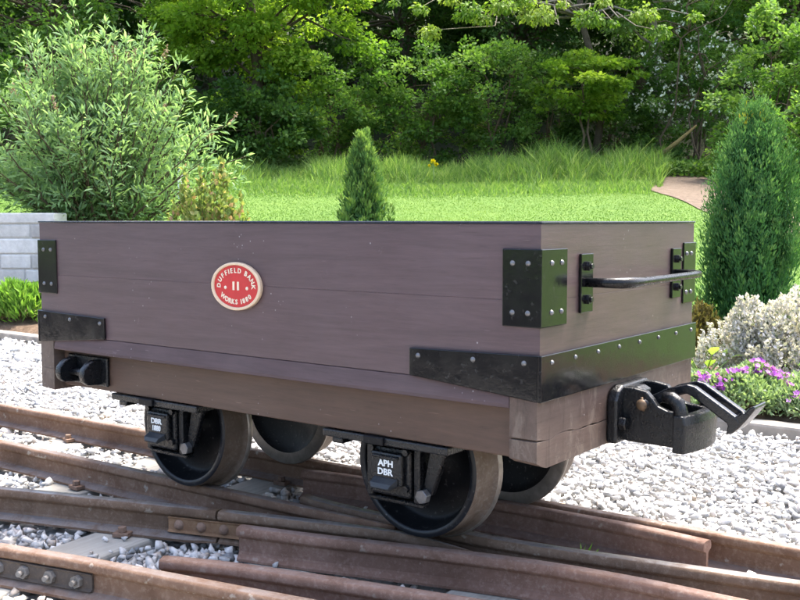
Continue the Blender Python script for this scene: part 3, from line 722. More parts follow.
# ---- end handrail
hr = MB().tube([(0.006, 0.186, 0.612), (0.050, 0.192, 0.612), (0.074, 0.205, 0.612), (0.086, 0.232, 0.612), (0.088, 0.28, 0.612), (0.083, 0.45, 0.612), (0.077, 0.60, 0.612), (0.073, 0.645, 0.612), (0.062, 0.668, 0.612), (0.042, 0.674, 0.612), (0.006, 0.675, 0.612)], [0.0095, 0.0105, 0.0115, 0.0115, 0.0092, 0.0085, 0.0085, 0.0085, 0.0085, 0.0085, 0.0085], 14)
hb = hr.build('handrail', M['bar'], wagon)
for y in (0.186, 0.675):
    p = MB().box((0.0006, y - 0.027, 0.550), (0.0075, y + 0.027, 0.672)).build('handrail_plate', M['gloss'], hb, 0.0015, 2)
    for z in (0.577, 0.646):
        MB().hexnut((0.0077, y, z), (1, 0, 0), 0.0105, 0.007).tube([(0.0147, y, z), (0.020, y, z)], 0.0055, 8).build('bolt', M['cast'], hb)

# ---- running gear
AX = (-0.407, -1.188); RAD = 0.1705
def wheel(ax, near):
    yc = 0.3975 + 0.030 * (ax + 0.4)
    g = (lambda y: y) if near else (lambda y: 2 * yc - y)
    s0 = yc - 0.3975
    g2 = lambda y: g(y + s0)
    prof = [(0.150, 0.0), (0.150, 0.030), (0.160, 0.040), (0.202, 0.050), (0.204, 0.128), (0.198, 0.140), (0.1535, 0.1505)]
    o = MB().lathe_y([(g2(y), r) for y, r in prof] , ax, RAD).lathe_y([(g2(0.2405), 0.150), (g2(0.222), 0.125), (g2(0.222), 0.0)], ax, RAD).build('wheel', M['wheel'], wagon)
    MB().lathe_y([(g2(0.1535), 0.1505), (g2(0.150), 0.1525), (g2(0.150), 0.1640), (g2(0.1525), 0.1675)], ax, RAD, 64).build('rim', M['rim'], o)
    MB().lathe_y([(g2(0.1525), 0.1675), (g2(0.156), 0.1690), (g2(0.213), 0.1712), (g2(0.2185), 0.1745), (g2(0.224), 0.1815)], ax, RAD, 64).build('tread', M['tread'], o)
    MB().lathe_y([(g2(0.224), 0.1815), (g2(0.2290), 0.1862), (g2(0.2355), 0.1862), (g2(0.2405), 0.1820), (g2(0.2405), 0.150)], ax, RAD, 64).build('flange', M['flange'], o)
for ax in AX:
    wheel(ax, True); wheel(ax, False)
    MB().tube([(ax, 0.10, RAD), (ax, W - 0.10, RAD)], 0.024, 16).build('axle', M['wheel'], wagon)
def axlebox(ax, near, rows):
    e = MB(); my = (lambda y: y) if near else (lambda y: W - y)
    def bx(b, x0, x1, y0, y1, z0, z1): ya, yb = sorted((my(y0), my(y1))); return b.box((ax + x0, ya, z0), (ax + x1, yb, z1))
    def pr(b, pts, y0, y1): ya, yb = sorted((my(y0), my(y1))); return b.prism([(ax + p[0], p[1]) for p in pts], 'y', ya, yb)
    ny = -1 if near else 1
    body = bx(MB(), -0.052, 0.056, 0.052, 0.140, 0.122, 0.232).build('axlebox', M['cast'], wagon, 0.006, 2)
    bx(MB(), -0.172, 0.178, 0.020, 0.112, 0.243, 0.2605).build('bearer_plate', M['cast'], wagon, 0.003, 2)
    bx(MB(), -0.150, -0.118, 0.028, 0.070, 0.228, 0.2428).build('plate_bolt', M['cast'], body, 0.004, 2)
    bx(MB(), -0.045, 0.010, 0.012, 0.030, 0.2435, 0.2615).build('plate_lug', M['wheel'], body, 0.002, 1)
    pr(MB(), [(-0.098, 0.2425), (-0.072, 0.118), (0.062, 0.100), (0.082, 0.2425)], 0.100, 0.112).build('horn_plate', M['cast'], wagon, 0.002, 1)
    for gx in (-0.072, 0.060): bx(MB(), gx, gx + 0.016, 0.060, 0.0995, 0.112, 0.2425).build('horn_guide', M['cast'], wagon, 0.003, 1)
    pr(MB(), [(0.095, 0.2425), (0.140, 0.2425), (0.098, 0.132), (0.070, 0.125)], 0.076, 0.094).build('brace', M['cast'], wagon, 0.003, 1)
    bx(MB(), -0.074, 0.078, 0.070, 0.099, 0.100, 0.1115).build('keeper_bar', M['cast'], wagon, 0.003, 1)
    MB().hexnut((ax + 0.082, my(0.076), 0.131), (0, ny, 0), 0.0165, 0.018, rot=0.5).build('nut', M['rivet'], wagon, 0.001, 1)
    cov = bx(MB(), -0.042, 0.044, 0.036, 0.0515, 0.150, 0.224).build('axlebox_cover', M['cast'], wagon, 0.005, 2)
    bx(MB(), -0.035, 0.037, 0.031, 0.0362, 0.211, 0.218).build('cover_hinge', M['cast'], cov, 0.002, 1)
    # lifting lip under the lettering
    lip = MB(); vs = []
    for y, z, wd in ((0.0362, 0.168, 0.033), (0.016, 0.158, 0.030), (0.011, 0.148, 0.024), (0.016, 0.144, 0.024), (0.0362, 0.151, 0.033)):
        vs += [(ax + 0.001 - wd, my(y), z), (ax + 0.001 + wd, my(y), z)]
    fs = [(2 * i, 2 * i + 1, 2 * i + 3, 2 * i + 2) for i in range(4)] + [(8, 9, 1, 0), (0, 2, 4, 6, 8), (1, 3, 5, 7, 9)]
    lip.add(vs, fs).build('cover_lip', M['lip'], cov, 0.002, 2)
    for dx, dz in ((-0.047, 0.228), (0.049, 0.228), (-0.047, 0.146), (0.049, 0.146)):
        MB().hexnut((ax + dx, my(0.052), dz), (0, ny, 0), 0.008, 0.009).build('bolt', M['cast'], body)
    if near:
        b = MB()
        for r, txt in enumerate(rows):
            put_letters(b, txt, 0.0205, ax + 0.001, 0.2000 - 0.0195 * r, 0.0352, 0, 1.08 if len(txt) == 3 else 0.86, 0.02)
        b.build('cover_lettering', M['white'], cov)
M['lip'] = black_paint('lip_grey', (0.03, 0.033, 0.038), 0.3, 0.2, 30, 0.2)
axlebox(AX[0], True, ('APH', 'DBR')); axlebox(AX[1], True, ('DBR', '1880'))
axlebox(AX[0], False, ()); axlebox(AX[1], False, ())
# ---- black lugs on the sole bar by the rear headstock
def lug(x, y0):
    s = -1 if y0 < 0.4 else 1
    pts = [(0.0, 0.352), (-0.020, 0.351), (-0.040, 0.343), (-0.056, 0.328), (-0.060, 0.310), (-0.055, 0.294), (-0.042, 0.283), (0.0, 0.280)]
    return MB().prism([(y0 - s * p[0], p[1]) for p in pts], 'x', x, x + 0.022, True)
for s_, y0 in ((0, 0.026), (1, W - 0.026)):
    ya, yb = (y0 - 0.010, y0 + 0.0012) if y0 < .4 else (y0 - 0.0012, y0 + 0.010)
    br = MB().box((-1.552, ya, 0.276), (-1.372, yb, 0.358)).build('lug_bracket', M['cast'], wagon, 0.003, 1)
    for x in (-1.530, -1.420): lug(x, y0 - 0.009 if y0 < .4 else y0 + 0.009).build('lug', M['cast'], br, 0.003, 2)
    MB().tube([(-1.515, y0 + (-0.03 if y0 < .4 else 0.03), 0.312), (-1.415, y0 + (-0.03 if y0 < .4 else 0.03), 0.312)], 0.010, 10).build('lug_pin', M['cast'], br)
# ---- chopper coupling
def coupler(xm, sx, main):
    X = lambda x: xm + sx * x; first_i = len(bpy.data.objects)
    def ex(b, pts, y0, y1): return b.prism([(X(p[0]), p[1]) for p in pts], 'y', y0, y1)
    def arch(yy, z): return (yy, z)
    body = MB()
    pad = [(0.300, 0.240), (0.300, 0.335), (0.312, 0.356), (0.335, 0.366), (0.465, 0.366), (0.488, 0.356), (0.500, 0.335), (0.500, 0.240)]
    xa, xb = sorted((X(0.0006), X(0.026)))
    o = body.prism(pad, 'x', xa, xb).build('coupling_pad', M['cast'], wagon, 0.006, 3)
    for y in (0.318, 0.482):
        MB().hexnut((X(0.0262), y, 0.285), (sx, 0, 0), 0.016, 0.016).build('pad_nut', M['cast'], o, 0.002, 1)
    ck = [(0.022, 0.244), (0.022, 0.362), (0.050, 0.362), (0.078, 0.357), (0.093, 0.342), (0.104, 0.328), (0.125, 0.320), (0.150, 0.318), (0.168, 0.316), (0.168, 0.240)]
    for y0, y1 in ((0.334, 0.352), (0.448, 0.466)): ex(MB(), ck, y0, y1).build('cheek', M['cast'], o, 0.004, 2)
    xa, xb = X(0.022), X(0.075)
    ex(MB(), [(0.022, 0.348), (0.022, 0.363), (0.050, 0.363), (0.064, 0.356), (0.064, 0.346)], 0.3525, 0.395).build('pad_roof', M['cast'], o, 0.003, 2)
    # bulging front buffer wall
    n = 16; vs = []; fs = []
    for k in range(n + 1):
        t = -1 + 2 * k / n; y = 0.40 + 0.098 * t; bul = 0.018 * (1 - t * t)
        for (dx, z) in ((0.150, 0.238), (0.176, 0.238), (0.178, 0.30), (0.172, 0.318), (0.150, 0.318)):
            vs.append((X(dx + bul), y, z))
    for k in range(n):
        for i in range(5): j = (i + 1) % 5; fs.append((k * 5 + i, k * 5 + j, (k + 1) * 5 + j, (k + 1) * 5 + i))
    fs += [(0, 1, 2, 3, 4), tuple(n * 5 + i for i in range(5))]
    MB().add(vs, fs).build('buffer_face', M['cast'], o, 0.003, 2)
    for y in (0.322, 0.478):
        MB().tube([(X(0.160), y, 0.238), (X(0.160), y, 0.325), (X(0.154), y, 0.342), (X(0.140), y, 0.351), (X(0.122), y, 0.352)], [0.0155, 0.0155, 0.0155, 0.0145, 0.011], 14).build('buffer_post', M['cast'], o)
    MB().box((min(X(0.024), X(0.150)), 0.3525, 0.238), (max(X(0.024), X(0.150)), 0.4475, 0.254)).build('coupling_floor', M['cast'], o, 0.002, 1)
    pin = MB().tube([(X(0.074), 0.318, 0.330), (X(0.074), 0.482, 0.330)], 0.0115, 14).build('pivot_pin', M['cast'], o)
    MB().dome((X(0.074), 0.318, 0.330), (0, -1, 0), 0.0125, 0.6, 12).tube([(X(0.077), 0.324, 0.316), (X(0.072), 0.324, 0.346)], 0.0028, 6).build('split_pin', M['cotter'], pin)
    # hook: two side bars joined at the nose
    hk = None
    for y0, y1 in ((0.362, 0.380), (0.420, 0.438)):
        b = ex(MB(), [(0.060, 0.322), (0.062, 0.338), (0.078, 0.345), (0.115, 0.365), (0.158, 0.377), (0.174, 0.374), (0.268, 0.316), (0.274, 0.304), (0.248, 0.300), (0.168, 0.352), (0.156, 0.357), (0.118, 0.343), (0.088, 0.322), (0.072, 0.317)], y0, y1)
        h_ = b.build('hook_bar', M['hook'], o, 0.0035, 2)
    ex(MB(), [(0.240, 0.314), (0.258, 0.318), (0.268, 0.323), (0.276, 0.331), (0.281, 0.329), (0.290, 0.341), (0.300, 0.346), (0.303, 0.340), (0.286, 0.316), (0.268, 0.294), (0.254, 0.281), (0.243, 0.280), (0.246, 0.298)], 0.3625, 0.4375).build('hook_nose', M['hook'], o, 0.004, 2)
M['hook'] = black_paint('hook_black', (0.006, 0.007, 0.010), 0.16, 0.15, 30, 0.15, 0.45)
coupler(0.0, 1, True); coupler(-L, -1, False)
for o in list(wagon.children):
    if o.name.split('.')[0] in ('coupling_pad', 'hook_bar', 'hook_nose'): o.location.z += 0.013

# ------------------------------------------------------------------ plants
def leaf_mesh(name, C, A, Nn, Ln, Wd, lv, fold=0.25, six=False):
    """rhombic leaves: C base points, A unit axis, Nn rough normal, Ln length, Wd half width"""
    n = len(C); Sd = np.cross(A, Nn); Sd /= np.linalg.norm(Sd, axis=1)[:, None] + 1e-9
    Un = np.cross(Sd, A)
    Ln = np.broadcast_to(Ln, n)[:, None]; Wd = np.broadcast_to(Wd, n)[:, None]
    if six:
        b = C; m1 = C + A * Ln * 0.33; m2 = C + A * Ln * 0.68 - Un * Ln * 0.04; tp = C + A * Ln - Un * Ln * 0.16
        V = np.stack([b, m1 + Sd * Wd + Un * Wd * fold, m1 - Sd * Wd + Un * Wd * fold, m2 + Sd * Wd * 0.85 + Un * Wd * fold, m2 - Sd * Wd * 0.85 + Un * Wd * fold, tp], 1)
        F0 = np.array([(0, 2, 1), (1, 2, 4), (1, 4, 3), (3, 4, 5)]); k = 6
    else:
        mid = C + A * Ln * 0.48
        V = np.stack([C, mid + Sd * Wd + Un * Wd * fold, C + A * Ln, mid - Sd * Wd + Un * Wd * fold], 1)
        F0 = np.array([(0, 2, 1), (0, 3, 2)]); k = 4
    F = (F0[None] + k * np.arange(n)[:, None, None]).reshape(-1, 3)
    return np_mesh(name, V.reshape(-1, 3), F, {'lv': np.repeat(np.clip(lv, 0, 1), k)})
def unit(v): return v / (np.linalg.norm(v, axis=-1, keepdims=True) + 1e-9)
def rdir(rng, n): return unit(rng.normal(size=(n, 3)))

def limb_path(rng, a, b, n=5, wob=0.06):
    a = np.array(a, float); b = np.array(b, float); L = np.linalg.norm(b - a); pts = []
    for t in np.linspace(0, 1, n):
        p = a + (b - a) * t; p[2] += 0.12 * L * math.sin(math.pi * t) * (1 if b[2] > a[2] else .6)
        if 0 < t < 1: p = p + rng.normal(size=3) * wob * L
        pts.append(p)
    return pts

def tree(name, label, px, d, hgt, rx, ry, crown_lo, n_clump, n_leaf, leaf, mat, bark, seed, group=None, cat='tree', flat=0.5, clump=0.45, trunk_r=0.09, droop=0.25, stems=1, shell=0.55, lean=(0, 0), extra=None, lvbias=0.0, showlimbs=1.0, wratio=0.30, limbmat=None):
    rng = np.random.default_rng(seed); x, y = spot(px, d); z = H(x, y) - 0.05
    root = empty(name, (x, y, z)); tag(root, label, cat, group)
    n_clump = int(n_clump * 2.4); clump = clump * 0.74; showlimbs = showlimbs * 0.5 if limbmat is None else 1.0
    # clump centres fill an uneven ellipsoid, in tree-local coordinates aligned with the view's right/forward
    cz = (crown_lo + hgt) / 2; rz = (hgt - crown_lo) / 2
    u = rdir(rng, n_clump); rr = shell * 0.85 + (1.06 - shell * 0.85) * rng.random(n_clump) ** 0.6
    rr *= 1 + 0.14 * np.sin(3 * np.arctan2(u[:, 1], u[:, 0]) + seed) + 0.10 * np.sin(5 * u[:, 2] + seed)
    loc = u * rr[:, None] * np.array([rx, ry, rz]) + np.array([lean[0], lean[1], cz])
    cc = loc[:, :1] * R_[None] + loc[:, 1:2] * F_[None] + loc[:, 2:3] * np.array([[0, 0, 1.0]])
    if extra is not None: cc = np.concatenate([cc, extra]); 
    nc = len(cc); tip = rng.uniform(0.35, 1.45, nc) * clump
    leaf = leaf * 0.74; n_leaf = int(n_leaf * 1.75)
    per = rng.multinomial(n_leaf, tip ** 2 / (tip ** 2).sum()); idx = np.repeat(np.arange(nc), per); n = len(idx)
    dirs = rdir(rng, n); rad = tip[idx] * rng.random(n) ** 0.45
    off = dirs * rad[:, None]; off[:, 2] *= flat
    off[:, 2] -= 0.25 * (off[:, 0] ** 2 + off[:, 1] ** 2) / np.maximum(tip[idx], .05) * droop * 2
    C = cc[idx] + off
    out = unit(C - np.array([lean[0], lean[1], 0])[None] @ np.stack([R_, F_, [0, 0, 1]]) - np.array([0, 0, cz - 0.4 * rz]))
    A = unit(dirs * 0.6 + out * 0.5 + rng.normal(size=(n, 3)) * 0.45 - np.array([0, 0, droop]))
    Nn = unit(np.array([0, 0, 1.0]) + rng.normal(size=(n, 3)) * 0.55)
    ln = leaf * rng.uniform(0.65, 1.3, n)
    cv = rng.normal(0, 0.20, nc)
    lv = 0.45 + lvbias + cv[idx] + rng.normal(0, 0.17, n)
    me = leaf_mesh('crown', C, A, Nn, ln, ln * wratio, lv)
    cr = link_mesh('crown', me, mat, root)
    # trunk and limbs
    b = MB(); top = np.array(lean[0] * R_ + lean[1] * F_) * 0.7 + np.array([0, 0, cz + 0.3 * rz]); forks = []
    for s in range(stems):
        base = np.array([0, 0, 0.0]) if stems == 1 else np.r_[rng.normal(size=2) * 0.10 * rx, 0]
        tp = top + (rng.normal(size=3) * np.array([0.35 * rx, 0.35 * ry, 0.15 * rz]) if stems > 1 else 0)
        P = limb_path(rng, base, tp, 7, 0.025); r0 = trunk_r / math.sqrt(stems)
        b.tube(P, list(np.linspace(r0 * 1.25, r0 * 0.35, 7)), 8); forks += [(P[k], r0 * (1.1 - 0.13 * k)) for k in range(2, 7)]
    if limbmat: b.build('trunk', bark, root)
    for k in range(nc):
        if rng.random() > showlimbs: continue
        cands = [f for f in forks if f[0][2] < cc[k][2] + 0.3] or forks[:1]
        f = min(cands, key=lambda q: np.linalg.norm(q[0] - cc[k])); r0 = max(0.008, min(f[1] * 0.45, 0.045))
        lb = MB() if limbmat else b
        lb.tube(limb_path(rng, f[0], cc[k], 5, 0.05), [r0, r0 * .8, r0 * .6, r0 * .42, r0 * .2], 5, False)
        if limbmat: lb.build('limb', limbmat, root)
    if not limbmat: b.build('trunk', bark, root)
    return root, cc, rng

# --- woodland at the back of the lawn
WG = 'woodland trees behind the lawn'
tree('broadleaf_tree', 'bright yellow green maple tree behind the wide garden shrub', 255, 21.0, 6.8, 2.3, 1.5, 1.3, 52, 19000, 0.125, M['leaf_maple'], M['bark'], 1, WG, flat=0.42, clump=0.62, trunk_r=0.14, lvbias=0.08, wratio=0.42)
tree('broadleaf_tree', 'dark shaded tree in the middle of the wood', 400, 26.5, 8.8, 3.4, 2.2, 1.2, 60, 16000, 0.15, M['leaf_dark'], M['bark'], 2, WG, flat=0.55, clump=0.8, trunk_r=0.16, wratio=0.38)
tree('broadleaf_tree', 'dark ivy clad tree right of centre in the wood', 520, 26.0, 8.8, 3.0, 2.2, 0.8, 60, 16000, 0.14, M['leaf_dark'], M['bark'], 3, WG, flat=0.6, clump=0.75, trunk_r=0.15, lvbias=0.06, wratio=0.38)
tree('broadleaf_tree', 'mid green tree with pale bare twigs above the white blossom', 655, 22.5, 7.6, 2.5, 1.7, 3.0, 40, 12500, 0.125, M['leaf_mid'], M['palebark'], 4, WG, flat=0.45, clump=0.6, trunk_r=0.10, lvbias=0.14, wratio=0.36)
tree('broadleaf_tree', 'dark green tree at the top right corner', 800, 23.5, 8.4, 2.8, 2.0, 1.6, 50, 13000, 0.14, M['leaf_mid'], M['bark'], 5, WG, flat=0.45, clump=0.7, trunk_r=0.15, lvbias=-0.12, wratio=0.36)
tree('broadleaf_tree', 'dark tree behind the wide garden shrub at top left', 60, 23.0, 8.2, 3.0, 2.0, 1.0, 50, 12000, 0.15, M['leaf_mid'], M['bark'], 6, WG, flat=0.5, clump=0.75, trunk_r=0.15, lvbias=-0.05, wratio=0.36)
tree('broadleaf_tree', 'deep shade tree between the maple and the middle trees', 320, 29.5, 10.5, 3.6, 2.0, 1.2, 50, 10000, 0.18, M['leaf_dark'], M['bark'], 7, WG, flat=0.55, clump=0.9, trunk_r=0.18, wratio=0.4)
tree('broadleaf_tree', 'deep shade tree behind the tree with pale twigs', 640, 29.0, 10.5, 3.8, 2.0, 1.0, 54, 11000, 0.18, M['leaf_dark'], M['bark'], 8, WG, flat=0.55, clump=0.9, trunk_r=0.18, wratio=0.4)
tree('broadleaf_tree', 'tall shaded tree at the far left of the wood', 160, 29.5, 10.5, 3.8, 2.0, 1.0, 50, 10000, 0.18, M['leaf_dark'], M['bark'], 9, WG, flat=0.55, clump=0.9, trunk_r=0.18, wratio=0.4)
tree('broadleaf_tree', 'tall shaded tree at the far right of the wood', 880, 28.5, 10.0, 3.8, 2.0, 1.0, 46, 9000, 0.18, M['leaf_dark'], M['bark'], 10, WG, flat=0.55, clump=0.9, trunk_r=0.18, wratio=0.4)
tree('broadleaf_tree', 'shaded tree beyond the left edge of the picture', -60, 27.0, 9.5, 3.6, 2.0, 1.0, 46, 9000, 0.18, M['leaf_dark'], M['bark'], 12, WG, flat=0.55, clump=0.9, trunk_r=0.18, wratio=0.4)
# ash with long pale twigs hanging into the top of the picture
ax_, ay_ = spot(592, 21.6)
def ash_extra():
    pts = []
    for px, py, d in ((395, 6, 19.2), (420, 12, 19.1), (468, 14, 19.0), (482, 22, 19.0), (500, 8, 19.1), (520, 4, 19.3), (535, 16, 19.2), (560, 8, 19.3), (585, 20, 19.2), (610, 26, 19.1), (640, 16, 19.2), (655, 34, 19.2), (690, 20, 19.4), (600, 6, 19.3), (450, 2, 19.2), (430, 34, 19.1)):
        x, y = spot(px, d); pts.append((x - ax_, y - ay_, CAM[2] + (220 - py) / 1000 * d - H(ax_, ay_) + 0.05))
    return np.array(pts)
tree('ash_tree', 'ash with yellow green leaves and pale twigs hanging over the wood', 592, 21.6, 8.6, 2.6, 1.0, 6.0, 16, 6200, 0.12, M['leaf_ash'], M['bark'], 13, WG, limbmat=M['palebark'], flat=0.55, clump=0.34, trunk_r=0.075, droop=0.55, extra=ash_extra(), lvbias=0.15, wratio=0.30)
# --- the dense wood on the rising ground behind, one mass of leaves
rng = np.random.default_rng(55)
def wood_mass():
    n = 52000; px = rng.uniform(-260, 1060, n); d = rng.uniform(29.5, 36, n)
    P = CAM[None] + d[:, None] * (F_[None] + R_[None] * ((px - 400) / 1002.2)[:, None])
    g = height(P[:, 0], P[:, 1]); P[:, 2] = g + 9.5 * rng.random(n) ** 0.9 * (0.8 + 0.2 * np.sin(px * 0.03))
    P[:, :2] += (0.8 * np.sin(P[:, 2] * 1.9 + px * 0.05))[:, None] * F_[None, :2]
    ln = rng.uniform(0.18, 0.36, n)
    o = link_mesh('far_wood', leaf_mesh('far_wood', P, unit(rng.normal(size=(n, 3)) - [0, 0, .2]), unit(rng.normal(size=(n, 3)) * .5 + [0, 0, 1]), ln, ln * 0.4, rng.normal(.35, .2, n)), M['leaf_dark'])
    tag(o, 'dark mass of distant woodland foliage on the rising ground', 'wood', kind='stuff')
wood_mass()
# --- shrubs along the wood edge
SG = 'shrubs along the edge of the wood'
def shrub(label, px, d, hgt, rx, n, leaf, mat, seed, lo=0.1, lvb=0.0, flat=0.6, clump=0.32, wr=0.4, nm='woodland_shrub', grp=SG, ncl=None, shell=0.5, stems=5, tr=0.05, limbs=0.6):
    return tree(nm, label, px, d, hgt, rx, rx * 0.75, lo, ncl or int(26 + 14 * rx), n, leaf, mat, M['twig'], seed, grp, 'shrub', flat, clump, tr, 0.25, stems, shell, lvbias=lvb, showlimbs=limbs, wratio=wr)
shrub('leafy bramble shrub behind the small conifer', 330, 22.0, 2.6, 1.5, 5200, 0.11, M['leaf_mid'], 21)
shrub('dark leafy shrub left of centre under the maple', 258, 20.2, 1.9, 1.15, 4600, 0.12, M['leaf_dark'], 22, lvb=0.2)
shrub('mid green shrub above the yellow flower', 420, 22.2, 2.9, 1.6, 5600, 0.11, M['leaf_mid'], 23, lvb=-0.04)
shrub('green shrub in the centre of the wood edge', 490, 22.0, 3.1, 1.5, 5600, 0.105, M['leaf_mid'], 24, lvb=0.02)
shrub('brownish twiggy shrub under the dark ivy clad tree', 545, 22.8, 3.0, 1.3, 3000, 0.10, M['leaf_dark'], 25, lvb=0.1, limbs=1.0)
shrub('bright maple sapling with flat layered leaf sprays', 580, 20.9, 2.55, 1.15, 3000, 0.12, M['leaf_maple'], 26, lo=1.2, lvb=0.0, flat=0.22, clump=0.36, ncl=22, stems=2, tr=0.04, limbs=1.0, nm='maple_sapling')
shrub('dark shrub below the maple sapling', 610, 22.4, 1.9, 1.2, 3800, 0.11, M['leaf_dark'], 27, lvb=0.15)
haw = shrub('hawthorn covered in white blossom beside the path', 692, 21.8, 3.5, 1.25, 5200, 0.10, M['leaf_mid'], 28, lvb=0.0, nm='hawthorn_bush')
shrub('bright bramble shrub behind the tall cypress', 775, 19.0, 3.3, 1.1, 4800, 0.12, M['leaf_mid'], 29, lvb=0.22)
shrub('dark bramble shrub low at the right edge', 812, 17.0, 1.7, 0.9, 3000, 0.11, M['leaf_mid'], 30, lvb=0.0)
shrub('dark leafy shrub behind the wide garden shrub', 120, 21.5, 2.5, 1.7, 4200, 0.12, M['leaf_dark'], 31, lvb=0.2)
shrub('dark leafy shrub at the left end of the wood edge', 20, 20.5, 2.4, 1.6, 4000, 0.12, M['leaf_mid'], 32, lvb=-0.1)
shrub('loose green shrub right of the garden shrub', 205, 20.8, 1.5, 1.0, 3000, 0.10, M['leaf_mid'], 33, lvb=0.12)
# white blossom on the hawthorn
def blossom(root, cc, rng, n, size, mat, nm, face=True, pick=None):
    c = cc[rng.integers(0, len(cc), n)] if pick is None else pick
    n = len(c); off = rdir(rng, n) * rng.uniform(0.2, 0.36, (n, 1)); off = off - np.maximum(0, off @ F_)[:, None] * F_ * 2
    P = c + off; k = 7
    P = np.repeat(P, k, 0) + rng.normal(size=(n * k, 3)) * 0.028
    me = leaf_mesh(nm, P, rdir(rng, n * k), rdir(rng, n * k), size, size * 0.45, rng.random(n * k))
    link_mesh(nm, me, mat, root)
hr_, hc_, hg_ = haw; up_ = hc_[hc_[:, 2] > 1.1]
blossom(hr_, up_, hg_, 210, 0.06, M['petal_white'], 'blossom')
# dead branch leaning in front of the hawthorn
x0, y0 = spot(655, 20.2); x1, y1 = spot(694, 20.5)
tag(MB().tube([(x0, y0, H(x0, y0) + 0.35), ((x0 + x1) / 2, (y0 + y1) / 2, H(x0, y0) + 0.66), (x1, y1, H(x0, y0) + 1.02)], [0.05, 0.045, 0.02], 8).build('fallen_branch', M['deadwood']), 'yellowish fallen branch leaning below the white blossom', 'branch')
# bare looping pale twigs right of centre are the limbs of a dead sapling
def bare(px, d, hgt, seed, label):
    rng = np.random.default_rng(seed); x, y = spot(px, d); z = H(x, y) - 0.05; root = MB(); n = 7
    tr = limb_path(rng, (x, y, z), (x + rng.normal() * .3, y, z + hgt), 8, 0.03); root.tube(tr, list(np.linspace(0.022, 0.008, 8)), 6)
    for k in range(9):
        a = tr[rng.integers(3, 8)]; e = a + (R_ * rng.normal() * 0.9 + F_ * rng.normal() * 0.3 + np.array([0, 0, rng.normal() * 0.5]))
        root.tube(limb_path(rng, a, e, 6, 0.07), list(np.linspace(0.016, 0.004, 6)), 5)
    tag(root.build('bare_sapling', M['twig']), label, 'sapling', 'bare saplings in front of the wood')
bare(668, 21.0, 4.3, 3, 'bare brown sapling with arching twigs left of the white blossom'); bare(705, 21.0, 3.6, 8, 'bare brown sapling among the white blossom')

# --- grass
def blades(name, label, X, Y, hts, wid, mat, rng, lean=0.35, cat='grass', lv=None, three=False):
    n = len(X); Z = height(X, Y); C = np.stack([X, Y, Z], 1)
    A = unit(np.stack([rng.normal(size=n) * lean, rng.normal(size=n) * lean, np.ones(n)], 1))
    lv = (0.5 + rng.normal(0, 0.2, n)) if lv is None else lv
    th = rng.uniform(0, math.pi, n); Sd = np.stack([np.cos(th), np.sin(th), np.zeros(n)], 1)
    Ln = hts[:, None]; Wd = wid[:, None]; bend = np.stack([rng.normal(size=n), rng.normal(size=n), -np.abs(rng.normal(size=n)) * 0.4], 1) * 0.22 * Ln
    if three:
        V = np.stack([C - Sd * Wd, C + Sd * Wd, C + A * Ln * 0.55 + Sd * Wd * 0.8, C + A * Ln * 0.55 - Sd * Wd * 0.8, C + A * Ln + bend], 1)
        F0 = np.array([(0, 1, 2), (0, 2, 3), (3, 2, 4)]); k = 5
    else:
        V = np.stack([C - Sd * Wd, C + Sd * Wd, C + A * Ln], 1); F0 = np.array([(0, 1, 2)]); k = 3
    F = (F0[None] + k * np.arange(n)[:, None, None]).reshape(-1, 3)
    o = link_mesh(name, np_mesh(name, V.reshape(-1, 3), F, {'lv': np.repeat(np.clip(lv, 0, 1), k)}), mat)
    return tag(o, label, cat, kind='stuff')
def scatter(rng, n, p0, p1, d0, d1, pw=1.0):
    px = rng.uniform(p0, p1, n); d = d0 + (d1 - d0) * rng.random(n) ** pw
    P = CAM[None] + d[:, None] * (F_[None] + R_[None] * ((px - 400) / 1002.2)[:, None]); return P[:, 0], P[:, 1], px, d
rng = np.random.default_rng(77)
X, Y, px_, d_ = scatter(rng, 260000, -200, 1000, 5.2, 19.2, 1.0)
ok = Y > 3.0
Pp = np.array(pc)
for k in range(len(Pp) - 1):
    a, b_ = Pp[k], Pp[k + 1]; ab = b_ - a; t = np.clip(((X - a[0]) * ab[0] + (Y - a[1]) * ab[1]) / (ab @ ab), 0, 1)
    ok &= np.hypot(X - a[0] - t * ab[0], Y - a[1] - t * ab[1]) > 0.52 + 0.1 * rng.random(len(X))
X, Y, d_ = X[ok], Y[ok], d_[ok]
patch = 0.5 + 0.25 * np.sin(1.1 * X + 0.6 * Y) * np.sin(0.8 * Y - 0.5 * X) + 0.18 * np.sin(2.9 * X - 1.7 * Y) * np.sin(3.3 * Y + 1.1 * X) + rng.normal(0, 0.13, len(X))
blades('lawn_grass', 'short bright green mown grass of the sloping lawn', X, Y, rng.uniform(0.008, 0.022, len(X)), 0.002 + 0.00028 * d_, M['leaf_lawn'], rng, 0.5, lv=patch)
X, Y, px_, d_ = scatter(rng, 26000, 190, 662, 17.5, 20.8, 0.75)
ht = (0.58 + 0.30 * smooth01((px_ - 430) / 180)) * (0.75 + 0.25 * np.sin(px_ * 0.06) * np.sin(px_ * 0.023 + 1)) * (0.35 + 0.8 * rng.random(len(X)) ** 0.8) * (1 + 0.22 * np.sin(px_ * 0.37) * np.sin(px_ * 0.13 + d_))
ht *= 0.22 + 0.78 * smooth01((d_ - 17.5 - 0.5 * np.sin(px_ * 0.11) * np.sin(px_ * 0.043)) / 1.6); ht = np.where(rng.random(len(X)) < 0.05, ht * 1.15, ht)
blades('tall_grass', 'tall uncut green grass between the lawn and the wood', X, Y, ht, rng.uniform(0.006, 0.012, len(X)), M['leaf_grass'], rng, 0.33, three=True, lv=0.5 + rng.normal(0, 0.27, len(X)))
X, Y, px_, d_ = scatter(rng, 9000, -120, 240, 17.6, 20.5)
